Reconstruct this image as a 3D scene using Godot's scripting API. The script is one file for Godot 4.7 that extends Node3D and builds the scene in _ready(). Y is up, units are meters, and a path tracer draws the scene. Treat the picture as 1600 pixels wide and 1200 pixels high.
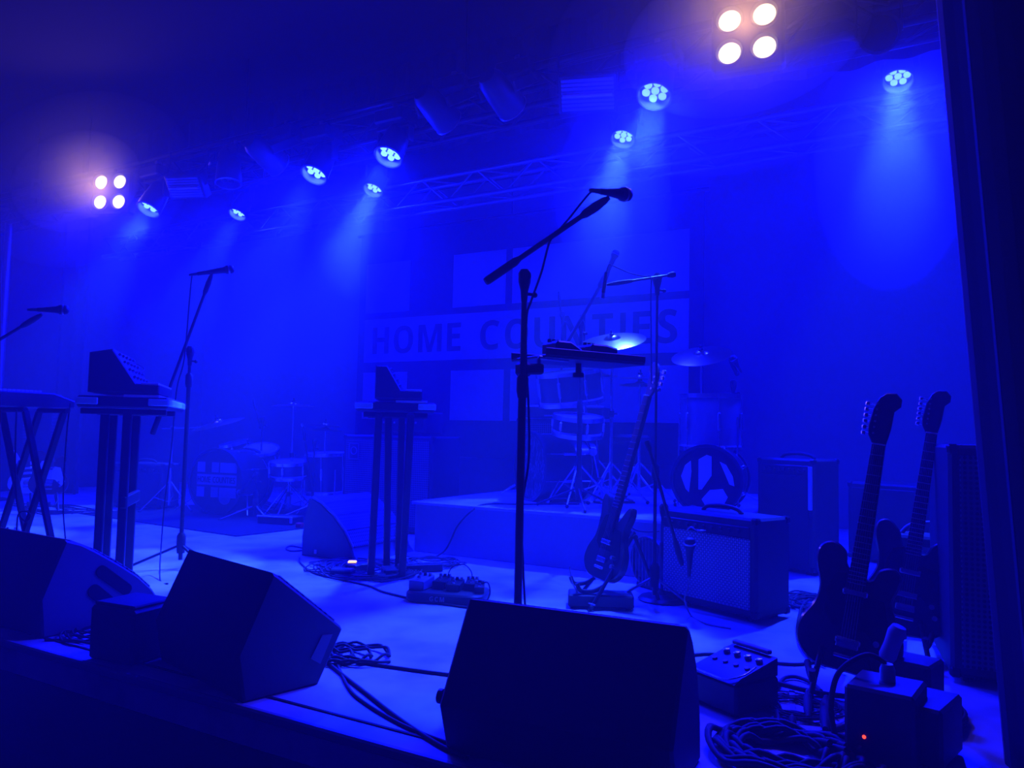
extends Node3D
# A concert stage under blue light, seen from the floor in front of its right half.
# World: y up, stage floor at y = 0, stage runs along x, upstage is -z. Metres.

const EYE := Vector3(0, 0.85, 0)
const FOCAL := 1200.0
const YAW := 29.5
const PITCH := 3.6
const ROLL := 1.25
var cam_right := Vector3.RIGHT
var cam_up := Vector3.UP
var cam_fwd := Vector3.FORWARD
var M := {}
var names := {}
var rng := RandomNumberGenerator.new()

# ------------------------------------------------------------------ shape builder
class Shape:
	var v := PackedVector3Array()
	var n := PackedVector3Array()
	var u := PackedVector2Array()

	func tri(a: Vector3, b: Vector3, c: Vector3, na: Vector3, nb: Vector3, nc: Vector3) -> void:
		var f := (b - a).cross(c - a)
		if f.length_squared() < 1e-18:
			return
		if f.dot(na + nb + nc) > 0.0:
			v.append_array([a, c, b]); n.append_array([na, nc, nb])
		else:
			v.append_array([a, b, c]); n.append_array([na, nb, nc])
		u.append_array([Vector2.ZERO, Vector2.ZERO, Vector2.ZERO])

	func flat(a: Vector3, b: Vector3, c: Vector3, towards: Vector3) -> void:
		var f := (b - a).cross(c - a).normalized()
		if f.dot(towards) < 0.0:
			f = -f
		tri(a, b, c, f, f, f)

	func quad(a: Vector3, b: Vector3, c: Vector3, d: Vector3, towards: Vector3) -> void:
		flat(a, b, c, towards)
		flat(a, c, d, towards)

	func box(c: Vector3, s: Vector3, bas := Basis(), bev := 0.0) -> void:
		var h := s * 0.5
		bev = minf(bev, minf(h.x, minf(h.y, h.z)) * 0.9)
		var e := [Vector3(bev, 0, 0), Vector3(0, bev, 0), Vector3(0, 0, bev)]
		var P := func(sx: int, sy: int, sz: int, ax: int) -> Vector3:
			var p := Vector3(sx * h.x, sy * h.y, sz * h.z)
			for k in 3:
				if k != ax:
					p -= e[k] * [sx, sy, sz][k]
			return c + bas * p
		for ax in 3:
			for s1 in [-1, 1]:
				var q := []
				for w in [[-1, -1], [1, -1], [1, 1], [-1, 1]]:
					var sg := [0, 0, 0]
					sg[ax] = s1; sg[(ax + 1) % 3] = w[0]; sg[(ax + 2) % 3] = w[1]
					q.append(P.call(sg[0], sg[1], sg[2], ax))
				var dir := Vector3.ZERO
				dir[ax] = s1
				quad(q[0], q[1], q[2], q[3], bas * dir)
		if bev <= 0.0:
			return
		for ax in 3:
			var a1 := (ax + 1) % 3
			var a2 := (ax + 2) % 3
			for s1 in [-1, 1]:
				for s2 in [-1, 1]:
					var q := []
					for w in [[-1, a1], [1, a1], [1, a2], [-1, a2]]:
						var sg := [0, 0, 0]
						sg[ax] = w[0]; sg[a1] = s1; sg[a2] = s2
						q.append(P.call(sg[0], sg[1], sg[2], w[1]))
					var dir := Vector3.ZERO
					dir[a1] = s1; dir[a2] = s2
					quad(q[0], q[1], q[2], q[3], bas * dir)
		for sx in [-1, 1]:
			for sy in [-1, 1]:
				for sz in [-1, 1]:
					flat(P.call(sx, sy, sz, 0), P.call(sx, sy, sz, 1), P.call(sx, sy, sz, 2), bas * Vector3(sx, sy, sz))

	# r is a number or an array of radii, one per point
	func tube(pts: Array, r, sides := 8, closed := false, caps := true) -> void:
		var m := pts.size()
		if m < 2:
			return
		var rad := func(i: int) -> float: return r[i] if r is Array else r
		var T := []
		for i in m:
			var a: Vector3 = pts[(i - 1 + m) % m] if closed or i > 0 else pts[0]
			var b: Vector3 = pts[(i + 1) % m] if closed or i < m - 1 else pts[m - 1]
			var t := (b - a).normalized()
			T.append(t if t.length() > 0.5 else Vector3.UP)
		var nn: Vector3 = T[0].cross(Vector3.UP)
		if nn.length() < 0.05:
			nn = T[0].cross(Vector3.RIGHT)
		nn = nn.normalized()
		var ring := []
		var nor := []
		for i in m:
			nn = (nn - T[i] * nn.dot(T[i])).normalized()
			var bb: Vector3 = T[i].cross(nn)
			var ri := []
			var no := []
			for k in sides:
				var a := TAU * k / sides
				var d: Vector3 = nn * cos(a) + bb * sin(a)
				ri.append(pts[i] + d * rad.call(i))
				no.append(d)
			ring.append(ri); nor.append(no)
		for i in (m if closed else m - 1):
			var j := (i + 1) % m
			for k in sides:
				var l := (k + 1) % sides
				tri(ring[i][k], ring[i][l], ring[j][l], nor[i][k], nor[i][l], nor[j][l])
				tri(ring[i][k], ring[j][l], ring[j][k], nor[i][k], nor[j][l], nor[j][k])
		if caps and not closed:
			for k in sides:
				var l := (k + 1) % sides
				flat(pts[0], ring[0][k], ring[0][l], -T[0])
				flat(pts[m - 1], ring[m - 1][k], ring[m - 1][l], T[m - 1])

	func rod(a: Vector3, b: Vector3, r: float, sides := 8) -> void:
		tube([a, b], r, sides)

	# profile: Vector2(radius, height along local y), turned round local y of xf
	func lathe(prof: Array, xf := Transform3D(), sides := 24, smooth_deg := 35.0) -> void:
		var m := prof.size()
		var sn := []
		for i in m - 1:
			var d: Vector2 = prof[i + 1] - prof[i]
			sn.append(Vector2(d.y, -d.x).normalized())
		for i in m - 1:
			if (prof[i + 1] - prof[i]).length() < 1e-7:
				continue
			var n0: Vector2 = sn[i]
			var n1: Vector2 = sn[i]
			if i > 0 and absf(sn[i].angle_to(sn[i - 1])) < deg_to_rad(smooth_deg):
				n0 = (sn[i] + sn[i - 1]).normalized()
			if i < m - 2 and absf(sn[i].angle_to(sn[i + 1])) < deg_to_rad(smooth_deg):
				n1 = (sn[i] + sn[i + 1]).normalized()
			for k in sides:
				var a := TAU * k / sides
				var b := TAU * (k + 1) / sides
				var P := func(q: Vector2, t: float) -> Vector3: return xf * Vector3(q.x * cos(t), q.y, q.x * sin(t))
				var N := func(q: Vector2, t: float) -> Vector3: return (xf.basis * Vector3(q.x * cos(t), q.y, q.x * sin(t))).normalized()
				_two(P.call(prof[i], a), P.call(prof[i], b), P.call(prof[i + 1], b), P.call(prof[i + 1], a), N.call(n0, a), N.call(n0, b), N.call(n1, b), N.call(n1, a))

	func _two(a: Vector3, b: Vector3, c: Vector3, d: Vector3, na: Vector3, nb: Vector3, nc: Vector3, nd: Vector3) -> void:
		tri(a, b, c, na, nb, nc)
		tri(a, c, d, na, nc, nd)

	func ball(c: Vector3, r: float, bas := Basis(), sides := 12) -> void:
		var p := []
		for i in 9:
			var a := PI * i / 8.0 - PI / 2
			p.append(Vector2(maxf(cos(a), 0.0) * r, sin(a) * r))
		lathe(p, Transform3D(bas, c), sides, 60.0)

	# outline in local xy, extruded from z = 0 to z = depth, edges chamfered by bev
	func prism(poly: PackedVector2Array, depth: float, xf := Transform3D(), bev := 0.0, soft := 40.0) -> void:
		poly = poly.duplicate()
		if Geometry2D.is_polygon_clockwise(poly):
			poly.reverse()
		var m := poly.size()
		var en := []
		for i in m:
			var d := (poly[(i + 1) % m] - poly[i]).normalized()
			en.append(Vector2(d.y, -d.x))
		var inner := PackedVector2Array()
		for i in m:
			var a: Vector2 = en[(i - 1 + m) % m]
			var b: Vector2 = en[i]
			var k: Vector2 = a + b
			k = k / maxf(k.length_squared() * 0.5, 0.3)
			inner.append(poly[i] - k * bev)
		var W := func(q: Vector2, z: float) -> Vector3: return xf * Vector3(q.x, q.y, z)
		var D := func(q: Vector3) -> Vector3: return (xf.basis * q).normalized()
		var idx := Geometry2D.triangulate_polygon(inner if bev > 0.0 else poly)
		var cap := inner if bev > 0.0 else poly
		for t in range(0, idx.size(), 3):
			flat(W.call(cap[idx[t]], 0), W.call(cap[idx[t + 1]], 0), W.call(cap[idx[t + 2]], 0), D.call(Vector3(0, 0, -1)))
			flat(W.call(cap[idx[t]], depth), W.call(cap[idx[t + 1]], depth), W.call(cap[idx[t + 2]], depth), D.call(Vector3(0, 0, 1)))
		for i in m:
			var j := (i + 1) % m
			var na: Vector2 = en[i]
			var nb: Vector2 = en[i]
			if absf(en[i].angle_to(en[(i - 1 + m) % m])) < deg_to_rad(soft):
				na = (en[i] + en[(i - 1 + m) % m]).normalized()
			if absf(en[i].angle_to(en[j])) < deg_to_rad(soft):
				nb = (en[i] + en[j]).normalized()
			var n0: Vector3 = D.call(Vector3(na.x, na.y, 0))
			var n1: Vector3 = D.call(Vector3(nb.x, nb.y, 0))
			_two(W.call(poly[i], bev), W.call(poly[j], bev), W.call(poly[j], depth - bev), W.call(poly[i], depth - bev), n0, n1, n1, n0)
			if bev > 0.0:
				var f0: Vector3 = D.call(Vector3(na.x, na.y, -1)); var f1: Vector3 = D.call(Vector3(nb.x, nb.y, -1))
				_two(W.call(poly[i], bev), W.call(poly[j], bev), W.call(inner[j], 0), W.call(inner[i], 0), f0, f1, f1, f0)
				f0 = D.call(Vector3(na.x, na.y, 1)); f1 = D.call(Vector3(nb.x, nb.y, 1))
				_two(W.call(poly[i], depth - bev), W.call(poly[j], depth - bev), W.call(inner[j], depth), W.call(inner[i], depth), f0, f1, f1, f0)

	func mesh() -> ArrayMesh:
		var am := ArrayMesh.new()
		if v.is_empty():
			return am
		var a := []
		a.resize(Mesh.ARRAY_MAX)
		a[Mesh.ARRAY_VERTEX] = v
		a[Mesh.ARRAY_NORMAL] = n
		a[Mesh.ARRAY_TEX_UV] = u
		am.add_surface_from_arrays(Mesh.PRIMITIVE_TRIANGLES, a)
		return am

# ------------------------------------------------------------------ scene helpers
func ray(x: float, y: float) -> Vector3:
	return cam_right * ((x - 800.0) / FOCAL) - cam_up * ((y - 600.0) / FOCAL) + cam_fwd

# the point of the level plane at height h seen at a place of the photograph
func fl(x: float, y: float, h := 0.0) -> Vector3:
	var d := ray(x, y)
	return EYE + d * ((h - EYE.y) / d.y)

# the point of the upright plane z = -far (parallel to the stage front) seen there
func zp(x: float, y: float, far: float) -> Vector3:
	var d := ray(x, y)
	return EYE + d * (-far / d.z)

# the point at that distance along the view seen there
func dp(x: float, y: float, far: float) -> Vector3:
	return EYE + ray(x, y) * far

# height above the floor point p of what the photograph shows at image height y straight above it
func height_at(p: Vector3, y: float) -> float:
	var lo := -1.0
	var hi := 6.0
	for i in 40:
		var mid := (lo + hi) / 2
		var w := Vector3(p.x, mid, p.z) - EYE
		if 600.0 - FOCAL * w.dot(cam_up) / w.dot(cam_fwd) > y:
			lo = mid
		else:
			hi = mid
	return lo

func numbered(called: String) -> String:
	if not names.has(called):
		names[called] = 0
		return called
	names[called] += 1
	return "%s_%03d" % [called, names[called]]

func tag(o: Node, label: String, category: String, group := "", kind := "") -> Node:
	o.set_meta("label", label)
	if category:
		o.set_meta("category", category)
	if group:
		o.set_meta("group", group)
	if kind:
		o.set_meta("kind", kind)
	return o

func thing(called: String, label: String, category: String, at := Vector3.ZERO, turn := 0.0, group := "") -> Node3D:
	var o := Node3D.new()
	o.name = numbered(called)
	add_child(o)
	o.position = at
	o.rotation.y = turn
	tag(o, label, category, group)
	return o

func put(called: String, shape, material: Material, parent: Node, label := "") -> MeshInstance3D:
	var o := MeshInstance3D.new()
	o.mesh = shape.mesh() if shape is Shape else shape
	o.material_override = material
	o.name = called
	parent.add_child(o, true)
	if label:
		o.set_meta("label", label)
	return o

# a thing that is one mesh
func solo(called: String, shape, material: Material, label: String, category: String, group := "") -> MeshInstance3D:
	var o := put(numbered(called), shape, material, self)
	tag(o, label, category, group)
	return o

func struct(called: String, shape: Shape, material: Material, label: String, parent: Node = self) -> MeshInstance3D:
	var o := put(called, shape, material, parent)
	o.set_meta("kind", "structure")
	o.set_meta("label", label)
	o.set_meta("category", called.split("_")[0])
	return o

func dup(o: Node3D, label: String, at: Vector3, turn := INF) -> Node3D:
	var c: Node3D = o.duplicate()
	var base := String(o.name)
	c.name = numbered(base)
	add_child(c)
	c.set_meta("label", label)
	c.position = at
	if turn != INF:
		c.rotation.y = turn
	return c

func sh() -> Shape:
	return Shape.new()

# basis whose y axis is along d
func along(d: Vector3, hint := Vector3.UP) -> Basis:
	var y := d.normalized()
	var x := hint.cross(y)
	if x.length() < 0.05:
		x = Vector3.RIGHT.cross(y)
	if x.length() < 0.05:
		x = Vector3.FORWARD.cross(y)
	x = x.normalized()
	return Basis(x, y, x.cross(y))

func yaw_of(d: Vector3) -> float:   # turn about y that brings +z onto d
	return atan2(d.x, d.z)

# smooth curve through the points
func curve(pts: Array, per := 8, closed := false) -> Array:
	var out := []
	var m := pts.size()
	for i in (m if closed else m - 1):
		var p0: Vector3 = pts[(i - 1 + m) % m] if closed or i > 0 else pts[0]
		var p1: Vector3 = pts[i]
		var p2: Vector3 = pts[(i + 1) % m]
		var p3: Vector3 = pts[(i + 2) % m] if closed or i < m - 2 else pts[m - 1]
		for k in per:
			out.append(p1.cubic_interpolate(p2, p0, p3, float(k) / per))
	if not closed:
		out.append(pts[m - 1])
	return out

func round_rect(w: float, h: float, r: float, seg := 4) -> PackedVector2Array:
	var p := PackedVector2Array()
	for c in [[1, 1, 0.0], [-1, 1, 90.0], [-1, -1, 180.0], [1, -1, 270.0]]:
		for k in seg + 1:
			var a := deg_to_rad(c[2] + 90.0 * k / seg)
			p.append(Vector2(c[0] * (w / 2 - r) + cos(a) * r, c[1] * (h / 2 - r) + sin(a) * r))
	return p

func mat(col: Color, rough := 0.6, metal := 0.0) -> StandardMaterial3D:
	var m := StandardMaterial3D.new()
	m.albedo_color = col
	m.roughness = rough
	m.metallic = metal
	return m

func glow(col: Color, energy: float) -> StandardMaterial3D:
	var m := mat(Color(0.02, 0.02, 0.02), 0.3)
	m.emission_enabled = true
	m.emission = col
	m.emission_energy_multiplier = energy
	return m

func noise_tex(freq: float, ramp: Array, seed_ := 1, size := 512, oct := 4) -> NoiseTexture2D:
	var f := FastNoiseLite.new()
	f.seed = seed_
	f.frequency = freq
	f.fractal_octaves = oct
	var t := NoiseTexture2D.new()
	t.width = size
	t.height = size
	t.seamless = true
	t.noise = f
	var g := Gradient.new()
	g.offsets = PackedFloat32Array(ramp.map(func(r): return r[0]))
	g.colors = PackedColorArray(ramp.map(func(r): return r[1]))
	t.color_ramp = g
	return t

func tri_map(m: StandardMaterial3D, scale: float) -> StandardMaterial3D:
	m.uv1_triplanar = true
	m.uv1_world_triplanar = true
	m.uv1_scale = Vector3(scale, scale, scale)
	return m

# ------------------------------------------------------------------ the scene
func _ready() -> void:
	rng.seed = 7
	set_camera()
	set_air()
	make_materials()
	build_shell()
	build_rig()
	build_banner()
	build_monitors()
	build_cabinets()
	build_stands()
	build_keyboards()
	build_drums()
	build_guitars()
	build_floor_things()
	build_walls_things()
	build_smoke()

func set_camera() -> void:
	var y := deg_to_rad(YAW)
	var p := deg_to_rad(PITCH)
	var r := deg_to_rad(ROLL)
	cam_fwd = Vector3(-sin(y) * cos(p), sin(p), -cos(y) * cos(p))
	var rt := Vector3(cos(y), 0, -sin(y))
	var up := rt.cross(cam_fwd)
	cam_right = rt * cos(r) + up * sin(r)
	cam_up = -rt * sin(r) + up * cos(r)
	var c := Camera3D.new()
	c.name = "camera"
	c.fov = rad_to_deg(2.0 * atan(600.0 / FOCAL))
	c.near = 0.05
	c.far = 60.0
	c.transform = Transform3D(Basis(cam_right, cam_up, -cam_fwd), EYE)
	add_child(c)
	c.current = true

# the look of the lamps: the deep blue wash, the paler blue core of the beams, the warm blinders
const WASH := Color(0.015, 0.04, 1.0)
const BEAM := Color(0.17, 0.33, 1.0)
const WARM := Color(1.0, 0.72, 0.5)
const WASH_ENERGY := 27.5
const BEAM_ENERGY := 24.0
const BLINDER_ENERGY := 0.85
const SPILL_ENERGY := 1.2

func set_air() -> void:
	var w := WorldEnvironment.new()
	w.name = "world_environment"
	var e := Environment.new()
	e.background_mode = Environment.BG_COLOR
	e.background_color = Color.BLACK
	e.tonemap_mode = Environment.TONE_MAPPER_LINEAR
	e.tonemap_exposure = 1.0
	e.sdfgi_enabled = true
	e.ssao_enabled = true
	e.ssil_enabled = true
	e.volumetric_fog_enabled = true
	e.volumetric_fog_density = 0.03
	e.volumetric_fog_albedo = Color(0.95, 0.95, 0.95)
	e.volumetric_fog_anisotropy = 0.22
	w.environment = e
	add_child(w)

func make_materials() -> void:
	M.floor = tri_map(mat(Color.WHITE, 0.45), 0.35)
	M.floor.albedo_texture = noise_tex(0.012, [[0.0, Color(0.55, 0.55, 0.57)], [0.45, Color(0.74, 0.74, 0.75)], [0.7, Color(0.8, 0.8, 0.8)], [1.0, Color(0.68, 0.68, 0.7)]], 3)
	M.fascia = mat(Color(0.24, 0.24, 0.25), 0.8)
	M.edge = mat(Color(0.55, 0.55, 0.56), 0.5)
	M.groove = mat(Color(0.03, 0.03, 0.03), 0.8)
	M.wall = mat(Color(0.5, 0.5, 0.5), 0.9)
	M.ceiling = mat(Color(0.14, 0.14, 0.15), 0.9)
	M.drape = mat(Color(0.2, 0.2, 0.21), 0.95)
	M.banner = mat(Color(0.13, 0.13, 0.16), 0.85)
	M.banner_light = mat(Color(0.62, 0.62, 0.64), 0.85)
	M.ink = mat(Color(0.09, 0.09, 0.12), 0.85)
	M.black = mat(Color(0.2, 0.2, 0.2), 0.5)
	M.black_metal = mat(Color(0.2, 0.2, 0.2), 0.4, 0.3)
	M.rubber = mat(Color(0.17, 0.17, 0.17), 0.7)
	M.grille = tri_map(mat(Color.WHITE, 0.6, 0.2), 28.0)
	M.grille.uv1_world_triplanar = false
	M.grille.albedo_texture = dot_tex(Color(0.4, 0.4, 0.41), Color(0.04, 0.04, 0.04))
	M.weave = tri_map(mat(Color.WHITE, 0.75), 11.0)
	M.weave.uv1_world_triplanar = false
	M.weave.albedo_texture = weave_tex(Color(0.74, 0.74, 0.76), Color(0.14, 0.14, 0.15))
	M.weave2 = tri_map(mat(Color.WHITE, 0.8), 14.0)
	M.weave2.uv1_world_triplanar = false
	M.weave2.albedo_texture = weave_tex(Color(0.2, 0.2, 0.21), Color(0.08, 0.08, 0.09))
	M.tolex = mat(Color(0.2, 0.2, 0.2), 0.55)
	M.corner = mat(Color(0.16, 0.16, 0.17), 0.35, 0.4)
	M.hole = mat(Color(0.03, 0.03, 0.03), 0.95)
	M.scuffed = mat(Color(0.55, 0.55, 0.56), 0.6)
	M.ivory = mat(Color(0.85, 0.84, 0.8), 0.4)
	M.skirt = mat(Color(0.62, 0.62, 0.64), 0.85)
	M.wedge = mat(Color(0.34, 0.34, 0.35), 0.6)
	M.alu = mat(Color(0.6, 0.6, 0.62), 0.35, 0.9)
	M.chrome = mat(Color(0.88, 0.88, 0.89), 0.27, 1.0)
	M.mic_body = mat(Color(0.16, 0.16, 0.17), 0.35, 0.6)
	M.mic_grille = mat(Color(0.25, 0.25, 0.26), 0.5, 0.8)
	M.cable_pale = mat(Color(0.5, 0.5, 0.52), 0.5)
	M.cheek = mat(Color(0.75, 0.97, 0.85), 0.5)
	M.shell = mat(Color(0.12, 0.12, 0.22), 0.2)
	M.shell.clearcoat_enabled = true
	M.shell.clearcoat = 0.8
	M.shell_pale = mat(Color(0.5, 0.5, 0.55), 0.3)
	M.skin = mat(Color(0.85, 0.85, 0.84), 0.55)
	M.dark_skin = mat(Color(0.13, 0.13, 0.16), 0.4)
	M.streak = tri_map(mat(Color.WHITE, 0.35, 0.1), 1.0)
	M.streak.uv1_world_triplanar = false
	M.streak.uv1_scale = Vector3(6.0, 1.2, 6.0)
	M.streak.albedo_texture = noise_tex(0.02, [[0.0, Color(0.08, 0.08, 0.1)], [0.48, Color(0.2, 0.2, 0.22)], [0.56, Color(0.6, 0.6, 0.62)], [0.64, Color(0.15, 0.15, 0.17)], [1.0, Color(0.3, 0.3, 0.32)]], 11, 256)
	M.brass = mat(Color(0.8, 0.7, 0.45), 0.28, 1.0)
	M.gloss_black = mat(Color(0.13, 0.11, 0.11), 0.15)
	M.gloss_black.clearcoat_enabled = true
	M.gloss_guard = mat(Color(0.11, 0.11, 0.12), 0.2)
	M.gloss_white = mat(Color(0.85, 0.85, 0.83), 0.15)
	M.sunburst = mat(Color(0.35, 0.15, 0.08), 0.15)
	M.dark_wood = tri_map(mat(Color(0.16, 0.11, 0.09), 0.4), 8.0)
	M.maple = mat(Color(0.75, 0.6, 0.4), 0.35)
	M.rug = tri_map(mat(Color.WHITE, 0.95), 1.5)
	M.rug.albedo_texture = noise_tex(0.05, [[0.0, Color(0.1, 0.1, 0.12)], [1.0, Color(0.17, 0.17, 0.2)]], 5, 256)
	M.red = mat(Color(0.75, 0.12, 0.12), 0.5)
	M.warm_led = glow(Color(1.0, 0.8, 0.55), 1.6)
	M.red_led = glow(Color(1.0, 0.25, 0.12), 2.5)
	M.truss = mat(Color(0.2, 0.2, 0.21), 0.35, 0.8)
	M.strobe_panel = mat(Color(0.6, 0.6, 0.62), 0.4)
	M.led = glow(Color(0.66, 1.0, 0.97), 1.15)
	M.bulb = glow(Color(1.0, 0.9, 0.72), 3.0)

func dot_tex(ground: Color, hole: Color) -> ImageTexture:
	var im := Image.create(64, 64, false, Image.FORMAT_RGB8)
	for y in 64:
		for x in 64:
			var a := Vector2((x % 32) - 16, (y % 32) - 16).length()
			im.set_pixel(x, y, hole if a < 10.5 else ground)
	return ImageTexture.create_from_image(im)

func weave_tex(light: Color, dark: Color) -> ImageTexture:
	var im := Image.create(64, 64, false, Image.FORMAT_RGB8)
	for y in 64:
		for x in 64:
			var over := (x / 8 + y / 8) % 2 == 0
			var edge := (x % 8 in [0, 7]) if over else (y % 8 in [0, 7])
			im.set_pixel(x, y, dark if edge else (light if over else light.darkened(0.25)))
	return ImageTexture.create_from_image(im)

# upright cloth hung in soft pleats along a plan line
func cloth(line: Array, y0: float, y1: float, deep := 0.04, each := 0.16, lean := 0.0) -> Shape:
	var s := sh()
	var pts := []
	var run := 0.0
	for i in line.size() - 1:
		var a: Vector2 = line[i]
		var b: Vector2 = line[i + 1]
		var l := a.distance_to(b)
		var k := maxi(2, int(l / each * 6))
		for j in k + (1 if i == line.size() - 2 else 0):
			var t := float(j) / k
			var d := (b - a).normalized()
			var ph := (run + l * t) / each * TAU
			pts.append(a.lerp(b, t) + Vector2(-d.y, d.x) * deep * (sin(ph) + 0.35 * sin(ph * 0.37 + 1.0)))
		run += l
	for side in [0.0, 0.006]:
		for i in pts.size() - 1:
			var d: Vector2 = (pts[i + 1] - pts[i]).normalized()
			var nn: Vector3 = Vector3(-d.y, 0, d.x) * (1.0 if side > 0 else -1.0)
			var o: Vector3 = Vector3(-d.y, 0, d.x) * side
			var a: Vector3 = Vector3(pts[i].x, y0, pts[i].y) + o
			var b: Vector3 = Vector3(pts[i + 1].x, y0, pts[i + 1].y) + o
			var up := Vector3(lean, y1 - y0, 0)
			s.quad(a, b, b + up, a + up, nn)
	return s

func build_shell() -> void:
	var s := sh()
	s.box(Vector3(-4.0, -0.06, -4.85), Vector3(12.0, 0.12, 6.3), Basis(), 0.004)
	struct("floor", s, M.floor, "pale scuffed stage floor under the band's equipment")
	s = sh()
	s.box(Vector3(-4.0, -0.01, -1.69), Vector3(12.0, 0.03, 0.025), Basis(), 0.006)
	struct("trim_1", s, M.edge, "pale metal nosing along the front edge of the stage")
	s = sh()
	s.box(Vector3(-4.0, -0.485, -1.72), Vector3(12.0, 0.73, 0.04))
	struct("wall_front", s, M.fascia, "dark fascia below the stage edge")
	s = sh()
	s.box(Vector3(-4.0, -0.9, -1.5), Vector3(12.4, 0.1, 14.0))
	struct("ground", s, M.fascia, "dark floor of the hall before the stage")
	s = sh()
	s.box(Vector3(-4.0, 1.5, -8.05), Vector3(12.4, 5.0, 0.1))
	struct("wall_back", s, M.wall, "plain back wall of the stage behind the banner")
	s = sh()
	s.box(Vector3(-10.1, 1.5, -1.5), Vector3(0.1, 5.0, 14.0))
	struct("wall_left", s, M.drape, "dark side wall at the left of the stage")
	s = sh()
	s.box(Vector3(2.1, 1.5, -1.5), Vector3(0.1, 5.0, 14.0))
	struct("wall_right", s, M.drape, "dark side wall behind the right curtain")
	s = sh()
	s.box(Vector3(-4.0, 1.5, 5.55), Vector3(12.4, 5.0, 0.1))
	struct("wall_rear", s, M.drape, "dark rear wall of the hall behind the audience")
	s = sh()
	s.box(Vector3(-4.0, 4.0, -1.5), Vector3(12.4, 0.1, 14.0))
	struct("ceiling", s, M.ceiling, "dark ceiling over the stage and hall")
	# right hand leg curtain
	var cu := cloth([Vector2(0.135, -2.52), Vector2(0.19, -2.35), Vector2(0.6, -2.15), Vector2(2.04, -2.1)], 0.0, 3.95, 0.012, 0.2, -0.25)
	solo("stage_curtain", cu, M.drape, "black side curtain hanging at the right edge of the stage", "curtain")

# ------------------------------------------------------------------ lamps and truss
func truss(label: String, a: Vector3, b: Vector3, w: float) -> Node3D:
	var t := thing("truss", label, "truss", a)
	var L := a.distance_to(b)
	var d := (b - a).normalized()
	var bas := Basis(d, Vector3.UP, d.cross(Vector3.UP))
	for sy in [0, 1]:
		for sz in [0, 1]:
			var s := sh()
			var o: Vector3 = bas * Vector3(0, sy * w, sz * w)
			s.rod(o, o + d * L, 0.024, 10)
			put("chord", s, M.truss if w < 0.245 else M.alu, t)
	var n := int(L / (w * 1.3))
	var step := L / n
	for f in 4:
		for i in n:
			var x0 := i * step + 0.02
			var x1 := (i + 1) * step - 0.02
			var lo := 0.0 if i % 2 else 1.0
			var p: Vector3
			var q: Vector3
			match f:
				0: p = Vector3(x0, lo * w, 0); q = Vector3(x1, (1 - lo) * w, 0)
				1: p = Vector3(x0, lo * w, w); q = Vector3(x1, (1 - lo) * w, w)
				2: p = Vector3(x0, 0, lo * w); q = Vector3(x1, 0, (1 - lo) * w)
				3: p = Vector3(x0, w, lo * w); q = Vector3(x1, w, (1 - lo) * w)
			var s := sh()
			s.rod(bas * p, bas * q, 0.010, 6)
			put("brace", s, M.truss if w < 0.245 else M.alu, t)
	return t

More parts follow.
